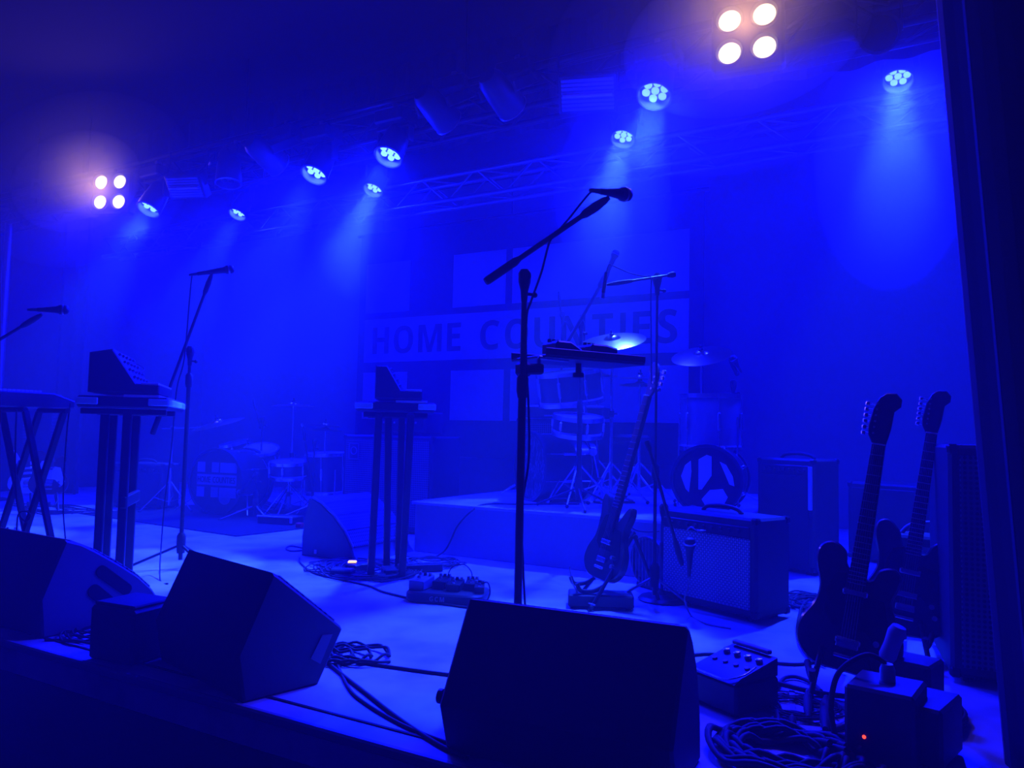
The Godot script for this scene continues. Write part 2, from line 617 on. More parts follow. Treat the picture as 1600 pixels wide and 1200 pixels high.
# a lamp head: lens face centre at c, looking along d, hung from height top
func moving_head(label: String, c: Vector3, d: Vector3, top: float, lit := true, strength := 1.0) -> Node3D:
	var t := thing("moving_head_light", label, "stage light", c, 0.0, "lit blue lamp heads" if lit else "unlit lamp heads")
	var R := 0.105
	var bas := along(d)
	var s := sh()
	# housing with a recess in front
	s.lathe([Vector2(0.0, -0.30), Vector2(0.06, -0.30), Vector2(0.085, -0.26), Vector2(0.1, -0.12), Vector2(R, -0.02), Vector2(R, 0.0)], Transform3D(bas, Vector3.ZERO), 28)
	var head := put("head", s, M.black, t)
	s = sh()
	s.lathe([Vector2(R, 0.0), Vector2(R + 0.004, 0.006), Vector2(R - 0.004, 0.012), Vector2(R - 0.01, 0.006), Vector2(R - 0.012, -0.05)], Transform3D(bas, Vector3.ZERO), 28)
	put("bezel", s, M.alu, head, "pale rim round the lamp's face")
	s = sh()
	s.lathe([Vector2(R - 0.011, -0.05), Vector2(0.0, -0.052)], Transform3D(bas, Vector3.ZERO), 28)
	put("lens_plate", s, M.black, head)
	for k in 7:
		var o := Vector3.ZERO
		if k > 0:
			var a := TAU * k / 6.0
			o = Vector3(cos(a), 0, sin(a)) * 0.058
		s = sh()
		s.lathe([Vector2(0.0245, -0.05), Vector2(0.0235, -0.038), Vector2(0.015, -0.031), Vector2(0.0, -0.029)], Transform3D(bas, bas * o), 12, 60)
		put("lens", s, M.led if lit else M.black_metal, head)
	# yoke, base and clamp
	var side := bas.x
	var piv := -d.normalized() * 0.16
	var hub := Vector3(0, maxf(top - c.y - 0.19, 0.2), -0.073)
	s = sh()
	for sg in [-1, 1]:
		s.box((piv + hub) * 0.5 + side * 0.135 * sg, Vector3(0.022, (hub - piv).length() + 0.05, 0.07), along(hub - piv, side.cross(Vector3.UP)), 0.006)
	s.box(hub, Vector3(0.3, 0.03, 0.08), Basis(side, Vector3.UP, side.cross(Vector3.UP)), 0.006)
	put("yoke", s, M.black, t)
	s = sh()
	s.box(hub + Vector3(0, 0.07, 0), Vector3(0.26, 0.1, 0.2), Basis(), 0.012)
	put("base", s, M.black, t)
	s = sh()
	s.box(hub + Vector3(0, 0.15, 0), Vector3(0.04, 0.07, 0.05), Basis(), 0.005)
	put("clamp", s, M.alu, t)
	if lit:
		var l := SpotLight3D.new()
		l.name = "beam_light"
		l.light_color = BEAM
		l.light_energy = BEAM_ENERGY
		l.light_size = 0.08
		l.spot_angle = 15.0
		l.spot_angle_attenuation = 0.3
		l.spot_range = 30.0
		l.spot_attenuation = 2.0
		l.shadow_enabled = true
		l.transform = Transform3D(Basis.looking_at(d, Vector3.RIGHT), d.normalized() * 0.03)
		t.add_child(l)
		var m := SpotLight3D.new()
		m.name = "wash_light"
		m.light_color = WASH
		m.light_energy = WASH_ENERGY * strength
		m.light_size = 0.08
		m.spot_angle = 70.0
		m.spot_angle_attenuation = 1.0
		m.spot_range = 30.0
		m.spot_attenuation = 2.0
		m.shadow_enabled = true
		m.transform = l.transform
		t.add_child(m)
		var o := OmniLight3D.new()
		o.name = "spill_light"
		o.light_color = WASH
		o.light_energy = SPILL_ENERGY * strength
		o.light_size = 0.1
		o.omni_range = 30.0
		o.omni_attenuation = 2.0
		o.shadow_enabled = true
		o.position = d.normalized() * 0.12
		t.add_child(o)
	return t

func blinder(label: String, c: Vector3, face: Vector3) -> Node3D:
	var t := thing("blinder_light", label, "stage light", c, yaw_of(face), "warm four-bulb blinders")
	var s := sh()
	s.box(Vector3(0, 0, -0.06), Vector3(0.4, 0.4, 0.1), Basis(), 0.015)
	put("housing", s, M.black, t)
	for i in [-1, 1]:
		for j in [-1, 1]:
			var o := Vector3(i * 0.095, j * 0.095, 0)
			s = sh()
			s.lathe([Vector2(0.08, -0.005), Vector2(0.082, 0.02), Vector2(0.074, 0.022), Vector2(0.062, 0.0)], Transform3D(Basis(Vector3.RIGHT, PI / 2), o), 24)
			var rim := put("bulb_rim", s, M.black_metal, t)
			s = sh()
			s.lathe([Vector2(0.062, 0.0), Vector2(0.05, 0.012), Vector2(0.028, 0.02), Vector2(0.0, 0.023)], Transform3D(Basis(Vector3.RIGHT, PI / 2), o), 20, 60)
			put("bulb", s, M.bulb, rim)
	s = sh()
	s.rod(Vector3(0, 0.2, -0.06), Vector3(0, maxf(3.26 - c.y, 0.21), -0.06), 0.015)
	put("bracket", s, M.black_metal, t)
	var l := SpotLight3D.new()
	l.name = "blinder_glow"
	l.light_color = WARM
	l.light_energy = BLINDER_ENERGY
	l.light_size = 0.15
	l.spot_angle = 80.0
	l.spot_angle_attenuation = 0.6
	l.spot_range = 30.0
	l.spot_attenuation = 2.0
	l.shadow_enabled = true
	l.transform = Transform3D(Basis(Vector3.UP, PI), Vector3(0, 0, 0.06))
	t.add_child(l)
	return t

# flat lamp with a long tube across a ribbed pale panel, facing along face
func strobe(label: String, c: Vector3, face: Vector3, w: float, top: float) -> Node3D:
	var t := thing("strobe_light", label, "stage light", c, 0.0, "strobe lamps")
	var z := face.normalized()
	var x := Vector3.UP.cross(z).normalized()
	var bas := Basis(x, z.cross(x), z)
	var h := w * 0.6
	var s := sh()
	s.box(bas * Vector3(0, 0, -0.06), Vector3(w + 0.04, h + 0.04, 0.1), bas, 0.008)
	put("housing", s, M.black, t)
	for k in 8:
		s = sh()
		s.box(bas * Vector3(0, (k - 3.5) * h / 8, -0.006), Vector3(w, h / 8 - 0.003, 0.012), bas, 0.004)
		put("reflector_rib", s, M.strobe_panel, t)
	s = sh()
	s.rod(bas * Vector3(-w / 2 + 0.01, 0, 0.014), bas * Vector3(w / 2 - 0.01, 0, 0.014), 0.011, 12)
	put("tube", s, M.ivory, t, "pale glass tube")
	s = sh()
	for sg in [-1, 1]:
		s.rod(bas * Vector3(0, 0, -0.06), bas * Vector3(sg * (w / 2 + 0.03), 0, -0.06), 0.008, 8)
		s.rod(bas * Vector3(sg * (w / 2 + 0.03), 0, -0.06), Vector3(0, top - c.y, 0) + bas * Vector3(sg * (w / 2 + 0.03), 0, -0.06) * Vector3(1, 0, 1), 0.008, 8)
	put("yoke", s, M.black_metal, t)
	return t

func par_can(label: String, c: Vector3, face: Vector3, top: float) -> Node3D:
	var t := thing("par_lamp", label, "stage light", c)
	var X := Transform3D(along(face), Vector3.ZERO)
	var s := sh()
	s.lathe([Vector2(0, -0.26), Vector2(0.06, -0.26), Vector2(0.09, -0.2), Vector2(0.1, 0.0), Vector2(0.104, 0.0), Vector2(0.104, 0.01), Vector2(0.09, 0.01), Vector2(0.088, -0.03)], X, 28)
	put("can", s, M.black, t)
	s = sh()
	s.lathe([Vector2(0.088, -0.03), Vector2(0.06, -0.018), Vector2(0, -0.01)], X, 24, 60)
	put("lens", s, M.mic_grille, t)
	s = sh()
	for sg in [-1, 1]:
		s.rod(X * Vector3(0, -0.1, 0), X * Vector3(sg * 0.11, -0.1, 0), 0.007, 8)
		s.rod(X * Vector3(sg * 0.11, -0.1, 0), Vector3(0, top - c.y, 0) + X * Vector3(sg * 0.11, -0.1, 0) * Vector3(1, 0, 1), 0.007, 8)
	put("yoke", s, M.black_metal, t)
	return t

func lamp_bar(label: String, y: float, z: float) -> Node3D:
	var t := thing("lighting_bar", label, "pipe", Vector3(-4.0, y, z))
	var s := sh()
	s.rod(Vector3(-6.05, 0, 0), Vector3(6.05, 0, 0), 0.025, 12)
	put("pipe", s, M.truss, t)
	for k in 6:
		s = sh()
		s.rod(Vector3(-5.5 + 2.2 * k, 0.02, 0), Vector3(-5.5 + 2.2 * k, 3.955 - y, 0), 0.008, 8)
		put("drop_rod", s, M.black_metal, t)
	return t

func build_rig() -> void:
	truss("dark front truss behind the warm blinders", Vector3(-10.0, 3.02, -4.72), Vector3(2.0, 3.1, -4.72), 0.24)
	truss("aluminium rear truss below the ceiling in front of the banner", Vector3(-10.0, 3.12, -6.5), Vector3(2.0, 3.2, -6.5), 0.25)
	lamp_bar("long pipe along the front that holds the nearer lamps", 3.28, -4.37)
	lamp_bar("long pipe further back that holds the rear lamps", 3.83, -6.07)
	var val := cloth([Vector2(-10.0, -5.05), Vector2(2.0, -5.05)], 3.15, 3.95, 0.03, 0.3)
	solo("border_curtain", val, M.drape, "short black border curtain hanging behind the front truss", "curtain")
	var tilt := deg_to_rad(27)
	var d := Vector3(0, -cos(tilt), sin(tilt))
	for q in [[1022, 150, "lit blue lamp head left of the right warm blinder, largest of all"], [607, 245, "lit blue lamp head at top left of the banner, upper of a close pair"], [491, 273, "lit blue lamp head left of the close pair on the front pipe"], [232, 327, "lit blue lamp head just right of the left warm blinder"]]:
		moving_head(q[2], zp(q[0], q[1], 4.3), d, 3.255)
	for q in [[1403, 126, "lit blue lamp head with the longest beam, by the right side curtain"], [973, 217, "lit blue lamp head whose beam falls behind the centre microphone"], [583, 297, "lit blue lamp head, lower of a close pair left of the banner"], [371, 335, "small lit blue lamp head farthest left on the rear pipe"]]:
		moving_head(q[2], zp(q[0], q[1], 6.0), d, 3.805, true, 2.4 if q[0] > 1200 else 1.0)
	for q in [[357, 286, "unlit lamp head right of the left strobe lamp"], [436, 258, "unlit lamp head between the left strobe and the lit lamps"], [700, 190, "unlit lamp head on the front pipe above the banner's left"], [800, 168, "unlit lamp head left of the right strobe lamp"]]:
		moving_head(q[2], zp(q[0], q[1], 4.3), Vector3(0.15, -1, 0.1) if q[0] < 400 else Vector3(0.1, -0.35, -0.9), 3.255, false)
	strobe("strobe lamp with a pale tube near the right lit lamps", zp(918, 148, 4.3), Vector3(0.32, -0.75, 0.9), 0.33, 3.255)
	strobe("smaller looking strobe lamp right of the left warm blinder", zp(288, 293, 4.3), Vector3(0.32, -0.75, 0.9), 0.30, 3.255)
	par_can("unlit round lamp between the right blinder and the side curtain", zp(1374, 52, 4.3), Vector3(0.1, -0.45, 1), 3.255 + 0.12)
	blinder("warm four-bulb blinder at the top right of the picture", zp(1167, 53, 4.3), Vector3(0.1, -0.1, 1))
	blinder("warm four-bulb blinder at the far left, half across the stage", zp(172, 300, 4.3), Vector3(0.4, -0.1, 1))

# banks of thicker smoke where it drifts past the lamps
func smoke(label: String, c: Vector3, size: Vector3, density: float, turn := Vector3.ZERO) -> void:
	var f := FogVolume.new()
	f.name = numbered("smoke")
	f.shape = RenderingServer.FOG_VOLUME_SHAPE_ELLIPSOID
	f.size = size
	var m := FogMaterial.new()
	m.density = density
	m.albedo = Color(0.95, 0.95, 0.95)
	f.material = m
	add_child(f)
	f.position = c
	f.rotation = turn
	tag(f, label, "smoke", "", "stuff")

# one drift as two banks, one inside the other, so that it thins out towards its rim
func drift(label: String, c: Vector3, size: Vector3, density: float) -> void:
	smoke("thin outer part of the " + label, c, size, density * 0.15)
	smoke("dense heart of the " + label, c, size * 0.58, density * 0.8)

func build_smoke() -> void:
	drift("smoke round the right warm blinder", zp(1165, 75, 4.3) + Vector3(0, 0, 0.15), Vector3(2.3, 1.5, 1.1), 1.1)
	drift("smoke left of the left warm blinder", zp(140, 292, 4.3) + Vector3(0, 0, 0.15), Vector3(3.0, 1.6, 1.2), 0.9)
	smoke("smoke in the long beam by the curtain", zp(1391, 245, 5.85), Vector3(1.0, 1.9, 0.9), 0.30)
	smoke("smoke in the beam behind the centre microphone", zp(957, 300, 5.85), Vector3(1.0, 1.6, 0.8), 0.26)
	smoke("smoke in the beam left of the banner", zp(563, 355, 5.8), Vector3(1.0, 1.5, 0.8), 0.22)

# ------------------------------------------------------------------ banner, monitors, cabinets
# where the line of sight through a place of the photograph meets the plane through o with normal n
func pl(x: float, y: float, o: Vector3, n: Vector3) -> Vector3:
	var d := ray(x, y)
	return EYE + d * ((o - EYE).dot(n) / d.dot(n))

func build_banner() -> void:
	var z := -7.62
	var t := thing("backdrop_banner", "large dark cloth backdrop with pale blocks and the words HOME COUNTIES", "banner", Vector3(-4.36, 0.55, z))
	var s := sh()
	s.box(Vector3(0, 1.4, 0), Vector3(4.5, 2.8, 0.012), Basis(), 0.003)
	put("cloth", s, M.banner, t)
	s = sh()
	s.rod(Vector3(-2.3, 2.81, 0), Vector3(2.3, 2.81, 0), 0.022, 10)
	put("hanging_pole", s, M.black_metal, t)
	for q in [-1.9, 0.0, 1.9]:
		s = sh()
		s.rod(Vector3(q, 2.8, 0), Vector3(q, 3.41, 0), 0.005, 6)
		put("cord", s, M.black_metal, t)
	var blocks := [[-6.5, -5.8], [-5.15, -4.42], [-4.33, -2.26]]
	for row in [[0.98, 1.57], [2.33, 2.97]]:
		for b in blocks:
			s = sh()
			s.box(Vector3((b[0] + b[1]) / 2 + 4.36, (row[0] + row[1]) / 2 - 0.55, 0.008), Vector3(b[1] - b[0], row[1] - row[0], 0.006), Basis(), 0.001)
			put("pale_block", s, M.banner_light, t)
	s = sh()
	s.box(Vector3(-0.02, 1.425, 0.008), Vector3(4.24, 0.55, 0.006), Basis(), 0.001)
	put("name_strip", s, M.banner_light, t)
	lettering(t, "HOME COUNTIES", Vector3(-2.0, 1.425, 0.012), 3.98, 0.34, M.ink, 0.004)

# words in a row of separate letters, total width w and capital height h
func lettering(t: Node3D, words: String, left: Vector3, w: float, h: float, material: Material, deep: float, bas := Basis(), squash := 1.0) -> void:
	var f := SystemFont.new()
	f.font_names = PackedStringArray(["Droid Sans"])
	f.font_weight = 700
	var meshes := []
	var total := 0.0
	for ch in words:
		var tm: TextMesh = null
		var wd := 0.34
		if ch == "I":
			var bar := BoxMesh.new()
			bar.size = Vector3(h * 0.19, h * 0.99, deep)
			meshes.append([bar, 0.19])
			total += 0.19
			continue
		if ch != " ":
			tm = TextMesh.new()
			tm.font = f
			tm.text = ch
			tm.font_size = 64
			tm.pixel_size = h / 46.0
			tm.depth = deep
			var bb := tm.get_aabb()
			wd = bb.size.x / h * squash
		meshes.append([tm, wd])
		total += wd
	var gap := (w / h - total) / (words.length() - 1)
	var x := 0.0
	for q in meshes:
		if q[0]:
			var o := put("letter", q[0], material, t)
			var bb: AABB = q[0].get_aabb()
			var c := bb.get_center()
			o.transform = Transform3D(bas * Basis.from_scale(Vector3(squash, 1, 1)), left + bas * (Vector3((x + q[1] / 2) * h, 0, 0) - Vector3(c.x * squash, c.y, 0)))
		x += q[1] + gap

# a floor monitor. Right-hand side panel in the upright plane through o whose floor direction is u;
# prof = (along u, up) outline; the box runs w metres along across
func wedge(label: String, o: Vector3, u: Vector3, across: Vector3, w: float, prof: Array, grille: Array, slots := []) -> Node3D:
	var t := thing("stage_monitor", label, "speaker", o, 0.0, "floor monitors")
	var poly := PackedVector2Array()
	for q in prof:
		poly.append(Vector2(q[0], q[1]))
	var bas := Basis(u, Vector3.UP, across)
	var s := sh()
	s.prism(poly, w, Transform3D(bas, Vector3.ZERO), 0.008)
	put("cabinet", s, M.wedge, t)
	# perforated baffle on the performer's side
	s = sh()
	for i in grille.size() - 1:
		var a := Vector2(grille[i][0], grille[i][1])
		var b := Vector2(grille[i + 1][0], grille[i + 1][1])
		var d := (b - a).normalized()
		var nn := Vector2(d.y, -d.x)
		if nn.dot(Vector2(1, 1)) < 0:
			nn = -nn
		var c := (a + b) / 2 + nn * 0.006
		s.box(bas * Vector3(c.x, c.y, w / 2), Vector3(a.distance_to(b), 0.01, w - 0.05), Basis(bas * Vector3(d.x, d.y, 0), bas * Vector3(nn.x, nn.y, 0), across), 0.003)
	put("grille", s, M.grille, t)
	for q in slots:
		s = sh()
		var a := Vector2(q[0], q[1])
		var b := Vector2(q[2], q[3])
		var d := (b - a).normalized()
		s.prism(round_rect(a.distance_to(b), q[4], q[4] * 0.45), 0.006, Transform3D(Basis(bas * Vector3(d.x, d.y, 0), bas * Vector3(-d.y, d.x, 0), -across), bas * Vector3((a.x + b.x) / 2, (a.y + b.y) / 2, 0.001)), 0.002)
		put("handle_slot", s, M.hole, t)
	return t

func build_monitors() -> void:
	# 1: far left, cut by the frame
	var o := Vector3(-3.1, 0, -1.78)
	var u := Vector3(0.06, 0, -1).normalized()
	var ac := Vector3(-1, 0, -0.06).normalized()
	var pr: Array = [[0.0, 0.0]] + panel(o, u, [[63, 938], [103, 844], [128, 850], [152, 862], [184, 880], [216, 900], [238, 920], [251, 940]]) + [[0.5, 0.0]]
	var slot := panel(o, u, [[152, 888], [203, 925], [140, 918], [182, 952]])
	wedge("large dark floor monitor with two handle slots, cut off by the left of the photo", o, u, ac, 0.72, pr, panel(o, u, [[112, 848], [150, 862], [184, 880], [216, 900], [238, 920]]),
		[slot[0] + slot[1] + [0.05], slot[2] + slot[3] + [0.055]])
	# 2: left of the centre, turned a little, with a handle opening low at the front
	var th := deg_to_rad(14)
	o = Vector3(-1.89, 0, -1.71)
	u = Vector3(sin(th), 0, -cos(th))
	ac = Vector3(-cos(th), 0, -sin(th))
	pr = [[0.0, 0.0]] + panel(o, u, [[371, 1026], [427, 895], [434, 899], [533, 978], [536, 984], [499, 1056]])
	pr[pr.size() - 1][1] = 0.0
	var m := wedge("dark wedge monitor with an open side handle, beside the small black box", o, u, ac, 0.62, pr, panel(o, u, [[440, 905], [528, 975]]))
	var s := sh()
	var poly := PackedVector2Array()
	for q in panel(o, u, [[503, 992], [519, 991], [500, 1037], [485, 1029]]):
		poly.append(Vector2(q[0], q[1]))
	s.prism(poly, 0.004, Transform3D(Basis(u, Vector3.UP, ac), -ac * 0.003))
	put("handle_cup", s, M.scuffed, m, "pale handle cup")
	# 3: nearest, in the middle
	th = deg_to_rad(4)
	o = Vector3(-0.555, 0, -1.80)
	u = Vector3(-sin(th), 0, -cos(th))
	ac = Vector3(-cos(th), 0, sin(th))
	pr = [[0.0, 0.0], [-0.045, 0.13], [0.105, 0.378], [0.125, 0.376], [0.17, 0.33], [0.215, 0.26], [0.245, 0.18], [0.265, 0.10], [0.27, 0.0]]
	var m3 := wedge("near black floor monitor in front of the centre microphone stand", o, u, ac, 0.62, pr, [[0.125, 0.37], [0.17, 0.325], [0.215, 0.255], [0.245, 0.175], [0.262, 0.10]])
	s = sh()
	s.lathe([Vector2(0, 0), Vector2(0.012, 0.0), Vector2(0.012, 0.022), Vector2(0.02, 0.024), Vector2(0.02, 0.036), Vector2(0, 0.038)], Transform3D(along(ac), ac * 0.62 + Vector3(0, 0.13, -0.02)), 14)
	put("plug", s, M.black_metal, m3)
	# 4: far one by the riser, facing the singer
	o = Vector3(-3.76, 0, -3.84)
	u = Vector3(1, 0, 0)
	ac = Vector3(0, 0, -1)
	pr = panel(o, u, [[470, 869], [471, 838], [479, 790], [484, 777], [500, 786], [520, 806], [537, 830], [549, 857], [552, 868], [560, 879]])
	pr[0][1] = 0.0
	pr[9][1] = 0.0
	var edge := panel(o, u, [[486, 779], [501, 788], [520, 807], [537, 831], [549, 857]])
	m = wedge("wedge monitor with a curved perforated front, at the left end of the riser", o, u, ac, 0.6, pr, edge)
	s = sh()
	s.tube(edge.map(func(q): return Vector3(q[0] + 0.008, q[1] + 0.008, -0.008)), 0.009, 8)
	put("edge_trim", s, M.scuffed, m, "pale curved edge trim")
	s = sh()
	s.box(Vector3(0.125, 0.035, 0.002), Vector3(0.022, 0.028, 0.004), Basis(), 0.001)
	put("label_plate", s, M.ivory, m, "small pale label")

# outline on the upright plane through o along u, as distances along u and heights
func panel(o: Vector3, u: Vector3, list: Array) -> Array:
	var out := []
	for q in list:
		var p := pl(q[0], q[1], o, u.cross(Vector3.UP)) - o
		out.append([p.dot(u), p.y])
	return out

# a box with a cloth front; bl, br = floor corners of its front
func cabinet(called: String, label: String, bl: Vector3, br: Vector3, h: float, depth: float, front: Material, opt := {}) -> Node3D:
	var w := bl.distance_to(br)
	var d := (br - bl).normalized()
	var out := Vector3(-d.z, 0, d.x)
	if out.dot(EYE - bl) < 0:
		out = -out
	var t := thing(called, label, opt.get("category", "amplifier"), (bl + br) / 2 + Vector3(0, bl.y * 0, 0), atan2(out.x, out.z))
	var foot: float = opt.get("feet", 0.02)
	var s := sh()
	s.box(Vector3(0, foot + (h - foot) / 2, -depth / 2), Vector3(w, h - foot, depth), Basis(), 0.012)
	put("body", s, M.tolex, t)
	var top: float = opt.get("panel", 0.0)
	s = sh()
	s.box(Vector3(0, foot + (h - foot - top) / 2, 0.002), Vector3(w - 0.07, h - foot - 0.07 - top, 0.012), Basis(), 0.004)
	put("grille_cloth", s, front, t)
	if top > 0.0:
		s = sh()
		s.box(Vector3(0, h - 0.035 - top / 2, 0.002), Vector3(w - 0.07, top - 0.012, 0.01), Basis(), 0.003)
		var cp := put("control_panel", s, M.black_metal, t)
		for k in 9:
			s = sh()
			s.lathe([Vector2(0, 0.012), Vector2(0.009, 0.012), Vector2(0.011, 0.0)], Transform3D(Basis(Vector3.RIGHT, PI / 2), Vector3((k - 4) * w * 0.085, h - 0.035 - top / 2, 0.008)), 10)
			put("knob", s, M.black, cp)
	for sx in [-1, 1]:
		for sz in [0, 1]:
			s = sh()
			s.lathe([Vector2(0.016, 0), Vector2(0.02, foot + 0.002), Vector2(0, foot + 0.002)], Transform3D(Basis(), Vector3(sx * (w / 2 - 0.06), 0, -0.04 - sz * (depth - 0.08))), 10)
			put("foot", s, M.rubber, t)
	for sx in [-1, 1]:
		for sy in [0, 1]:
			for sz in [0, 1]:
				s = sh()
				s.box(Vector3(sx * (w / 2 - 0.016), foot + 0.016 + sy * (h - foot - 0.032), -0.016 - sz * (depth - 0.032)), Vector3(0.038, 0.038, 0.038), Basis(), 0.008)
				put("corner_guard", s, M.corner, t)
	if opt.get("handle", true):
		s = sh()
		s.tube(curve([Vector3(-0.12, h, -depth / 2), Vector3(-0.09, h + 0.022, -depth / 2), Vector3(0.0, h + 0.032, -depth / 2), Vector3(0.09, h + 0.022, -depth / 2), Vector3(0.12, h, -depth / 2)], 4), 0.011, 8)
		put("handle", s, M.rubber, t)
	return t

func build_cabinets() -> void:
	# riser for the drums
	var s := sh()
	s.box(Vector3(-2.3, 0.175, -5.72), Vector3(2.15, 0.35, 2.6), Basis(), 0.008)
	var r := thing("drum_riser", "low drum riser with a flat front behind the pedals and cables", "riser", Vector3(0, 0, 0))
	s = sh()
	s.box(Vector3(-2.22, 0.165, -5.72), Vector3(2.1, 0.33, 2.58), Basis(), 0.004)
	put("skirt", s, M.skirt, r)
	s = sh()
	s.box(Vector3(-2.22, 0.34, -5.72), Vector3(2.14, 0.02, 2.62), Basis(), 0.004)
	put("deck", s, M.floor, r, "pale deck")
	# guitar combo in front, turned to the left
	var bl := fl(1040, 940)
	var br := fl(1182, 976)
	bl = br + (bl - br).normalized() * 0.60
	var c := cabinet("guitar_amplifier", "black combo amplifier with a woven grille, nearest the two guitars", bl, br, 0.475, 0.26, M.weave, {"panel": 0.06})
	s = sh()
	s.tube(curve([Vector3(-0.10, 0.385, 0.012), Vector3(-0.07, 0.40, 0.014), Vector3(-0.03, 0.388, 0.014), Vector3(0.02, 0.395, 0.012)], 4), 0.005, 6)
	put("badge", s, M.chrome, c, "small slanted bright badge")
	# second combo behind it
	bl = Vector3(-1.1, 0, -5.28)
	br = Vector3(-0.72, 0, -5.12)
	var tall := cabinet("guitar_amplifier", "taller amplifier behind the combo with a pale strip on its corner", bl, br, 0.72, 0.3, M.weave2, {"panel": 0.07})
	s = sh()
	s.box(Vector3(bl.distance_to(br) / 2 - 0.02, 0.54, 0.01), Vector3(0.022, 0.27, 0.02), Basis(), 0.003)
	put("corner_strip", s, M.ivory, tall, "pale strip on its corner")
	bl = Vector3(-0.62, 0, -6.0)
	br = Vector3(-0.1, 0, -5.8)
	cabinet("equipment_case", "low dark case at the back behind the guitar necks", bl, br, 0.55, 0.4, M.tolex, {"category": "case", "handle": false})
	# small amplifier far left
	bl = fl(172, 793)
	br = fl(255, 798)
	cabinet("guitar_amplifier", "low combo amplifier at the far left behind the keyboard legs", bl, bl + (br - bl).normalized() * 0.62, 0.46, 0.26, M.weave2, {"panel": 0.06})
	# bass cabinet behind the far monitor
	bl = Vector3(-4.55, 0, -5.1)
	br = Vector3(-3.6, 0, -5.1)
	var b := cabinet("bass_cabinet", "broad dark bass cabinet with a square badge behind the far monitor", bl, br, 0.80, 0.4, M.grille, {"handle": false})
	s = sh()
	s.box(Vector3(-0.34, 0.66, 0.014), Vector3(0.1, 0.13, 0.008), Basis(), 0.002)
	put("badge", s, M.black, b, "square badge with a ring")
	s = sh()
	var ring := []
	for k in 20:
		ring.append(Vector3(-0.34 + cos(TAU * k / 20) * 0.032, 0.665 + sin(TAU * k / 20) * 0.032, 0.02))
	s.tube(ring, 0.003, 6, true)
	for e in [[-0.39, 0.595, -0.29, 0.595], [-0.39, 0.725, -0.29, 0.725], [-0.39, 0.595, -0.39, 0.725], [-0.29, 0.595, -0.29, 0.725]]:
		s.rod(Vector3(e[0], e[1], 0.018), Vector3(e[2], e[3], 0.018), 0.002, 6)
	put("badge_ring", s, M.scuffed, b)
	# amplifier head on the bass cabinet
	var hd := thing("amplifier_head", "amplifier head standing on the broad bass cabinet", "amplifier", Vector3(-3.95, 0.812, -5.25))
	s = sh()
	s.box(Vector3(0, 0.1, 0), Vector3(0.5, 0.18, 0.26), Basis(), 0.01)
	put("body", s, M.tolex, hd)
	s = sh()
	s.box(Vector3(0, 0.1, 0.132), Vector3(0.44, 0.12, 0.006), Basis(), 0.002)
	put("face_panel", s, M.black_metal, hd)
	for k in 7:
		s = sh()
		s.lathe([Vector2(0, 0.014), Vector2(0.01, 0.014), Vector2(0.012, 0.0)], Transform3D(Basis(Vector3.RIGHT, PI / 2), Vector3((k - 3) * 0.055, 0.1, 0.135)), 10)
		put("knob", s, M.chrome, hd)
	s = sh()
	s.tube(curve([Vector3(-0.12, 0.19, 0), Vector3(-0.08, 0.215, 0), Vector3(0.08, 0.215, 0), Vector3(0.12, 0.19, 0)], 4), 0.01, 8)
	put("handle", s, M.rubber, hd)
	# stack of dark gear on the riser, left of the drums
	bl = Vector3(-3.2, 0.35, -5.75)
	br = Vector3(-2.6, 0.35, -5.75)
	cabinet("bass_cabinet", "dark cabinet on the riser left of the drums", bl, br, 0.62, 0.4, M.grille, {"handle": false})
	var sy := thing("organ", "low dark keyboard with two pale edges on the cabinet on the riser", "keyboard", Vector3(-2.8, 0.975, -5.92), 0.1)
	s = sh()
	s.box(Vector3(0, 0.05, 0), Vector3(0.72, 0.09, 0.32), Basis(), 0.008)
	put("case", s, M.black, sy)
	for q in [0.022, 0.092]:
		s = sh()
		s.box(Vector3(0.1, q, 0.162), Vector3(0.5, 0.014, 0.008), Basis(), 0.002)
		put("edge_strip", s, M.scuffed, sy, "pale edge strip")
	for k in 14:
		s = sh()
		s.box(Vector3(-0.32 + k * 0.049, 0.1, 0.11), Vector3(0.044, 0.014, 0.1), Basis(), 0.003)
		put("key", s, M.ivory, sy)
	# sub cabinet by the curtain
	var sub := cabinet("subwoofer", "tall black speaker cabinet by the right side curtain", Vector3(0.005, 0, -3.2), Vector3(0.62, 0, -3.28), 0.84, 0.55, M.grille, {"category": "speaker", "handle": false})
	sub.set_meta("label", "tall black speaker cabinet by the right side curtain")
	# small black box between the two left monitors
	var cs := thing("equipment_box", "small black box lying between the two left monitors", "box", Vector3(-2.61, 0, -1.83), deg_to_rad(6))
	s = sh()
	s.box(Vector3(0, 0.098, 0), Vector3(0.22, 0.19, 0.2), Basis(), 0.01)
	put("body", s, M.black, cs)
	s = sh()
	s.box(Vector3(0, 0.199, 0), Vector3(0.2, 0.014, 0.18), Basis(), 0.005)
	put("lid", s, M.rubber, cs)

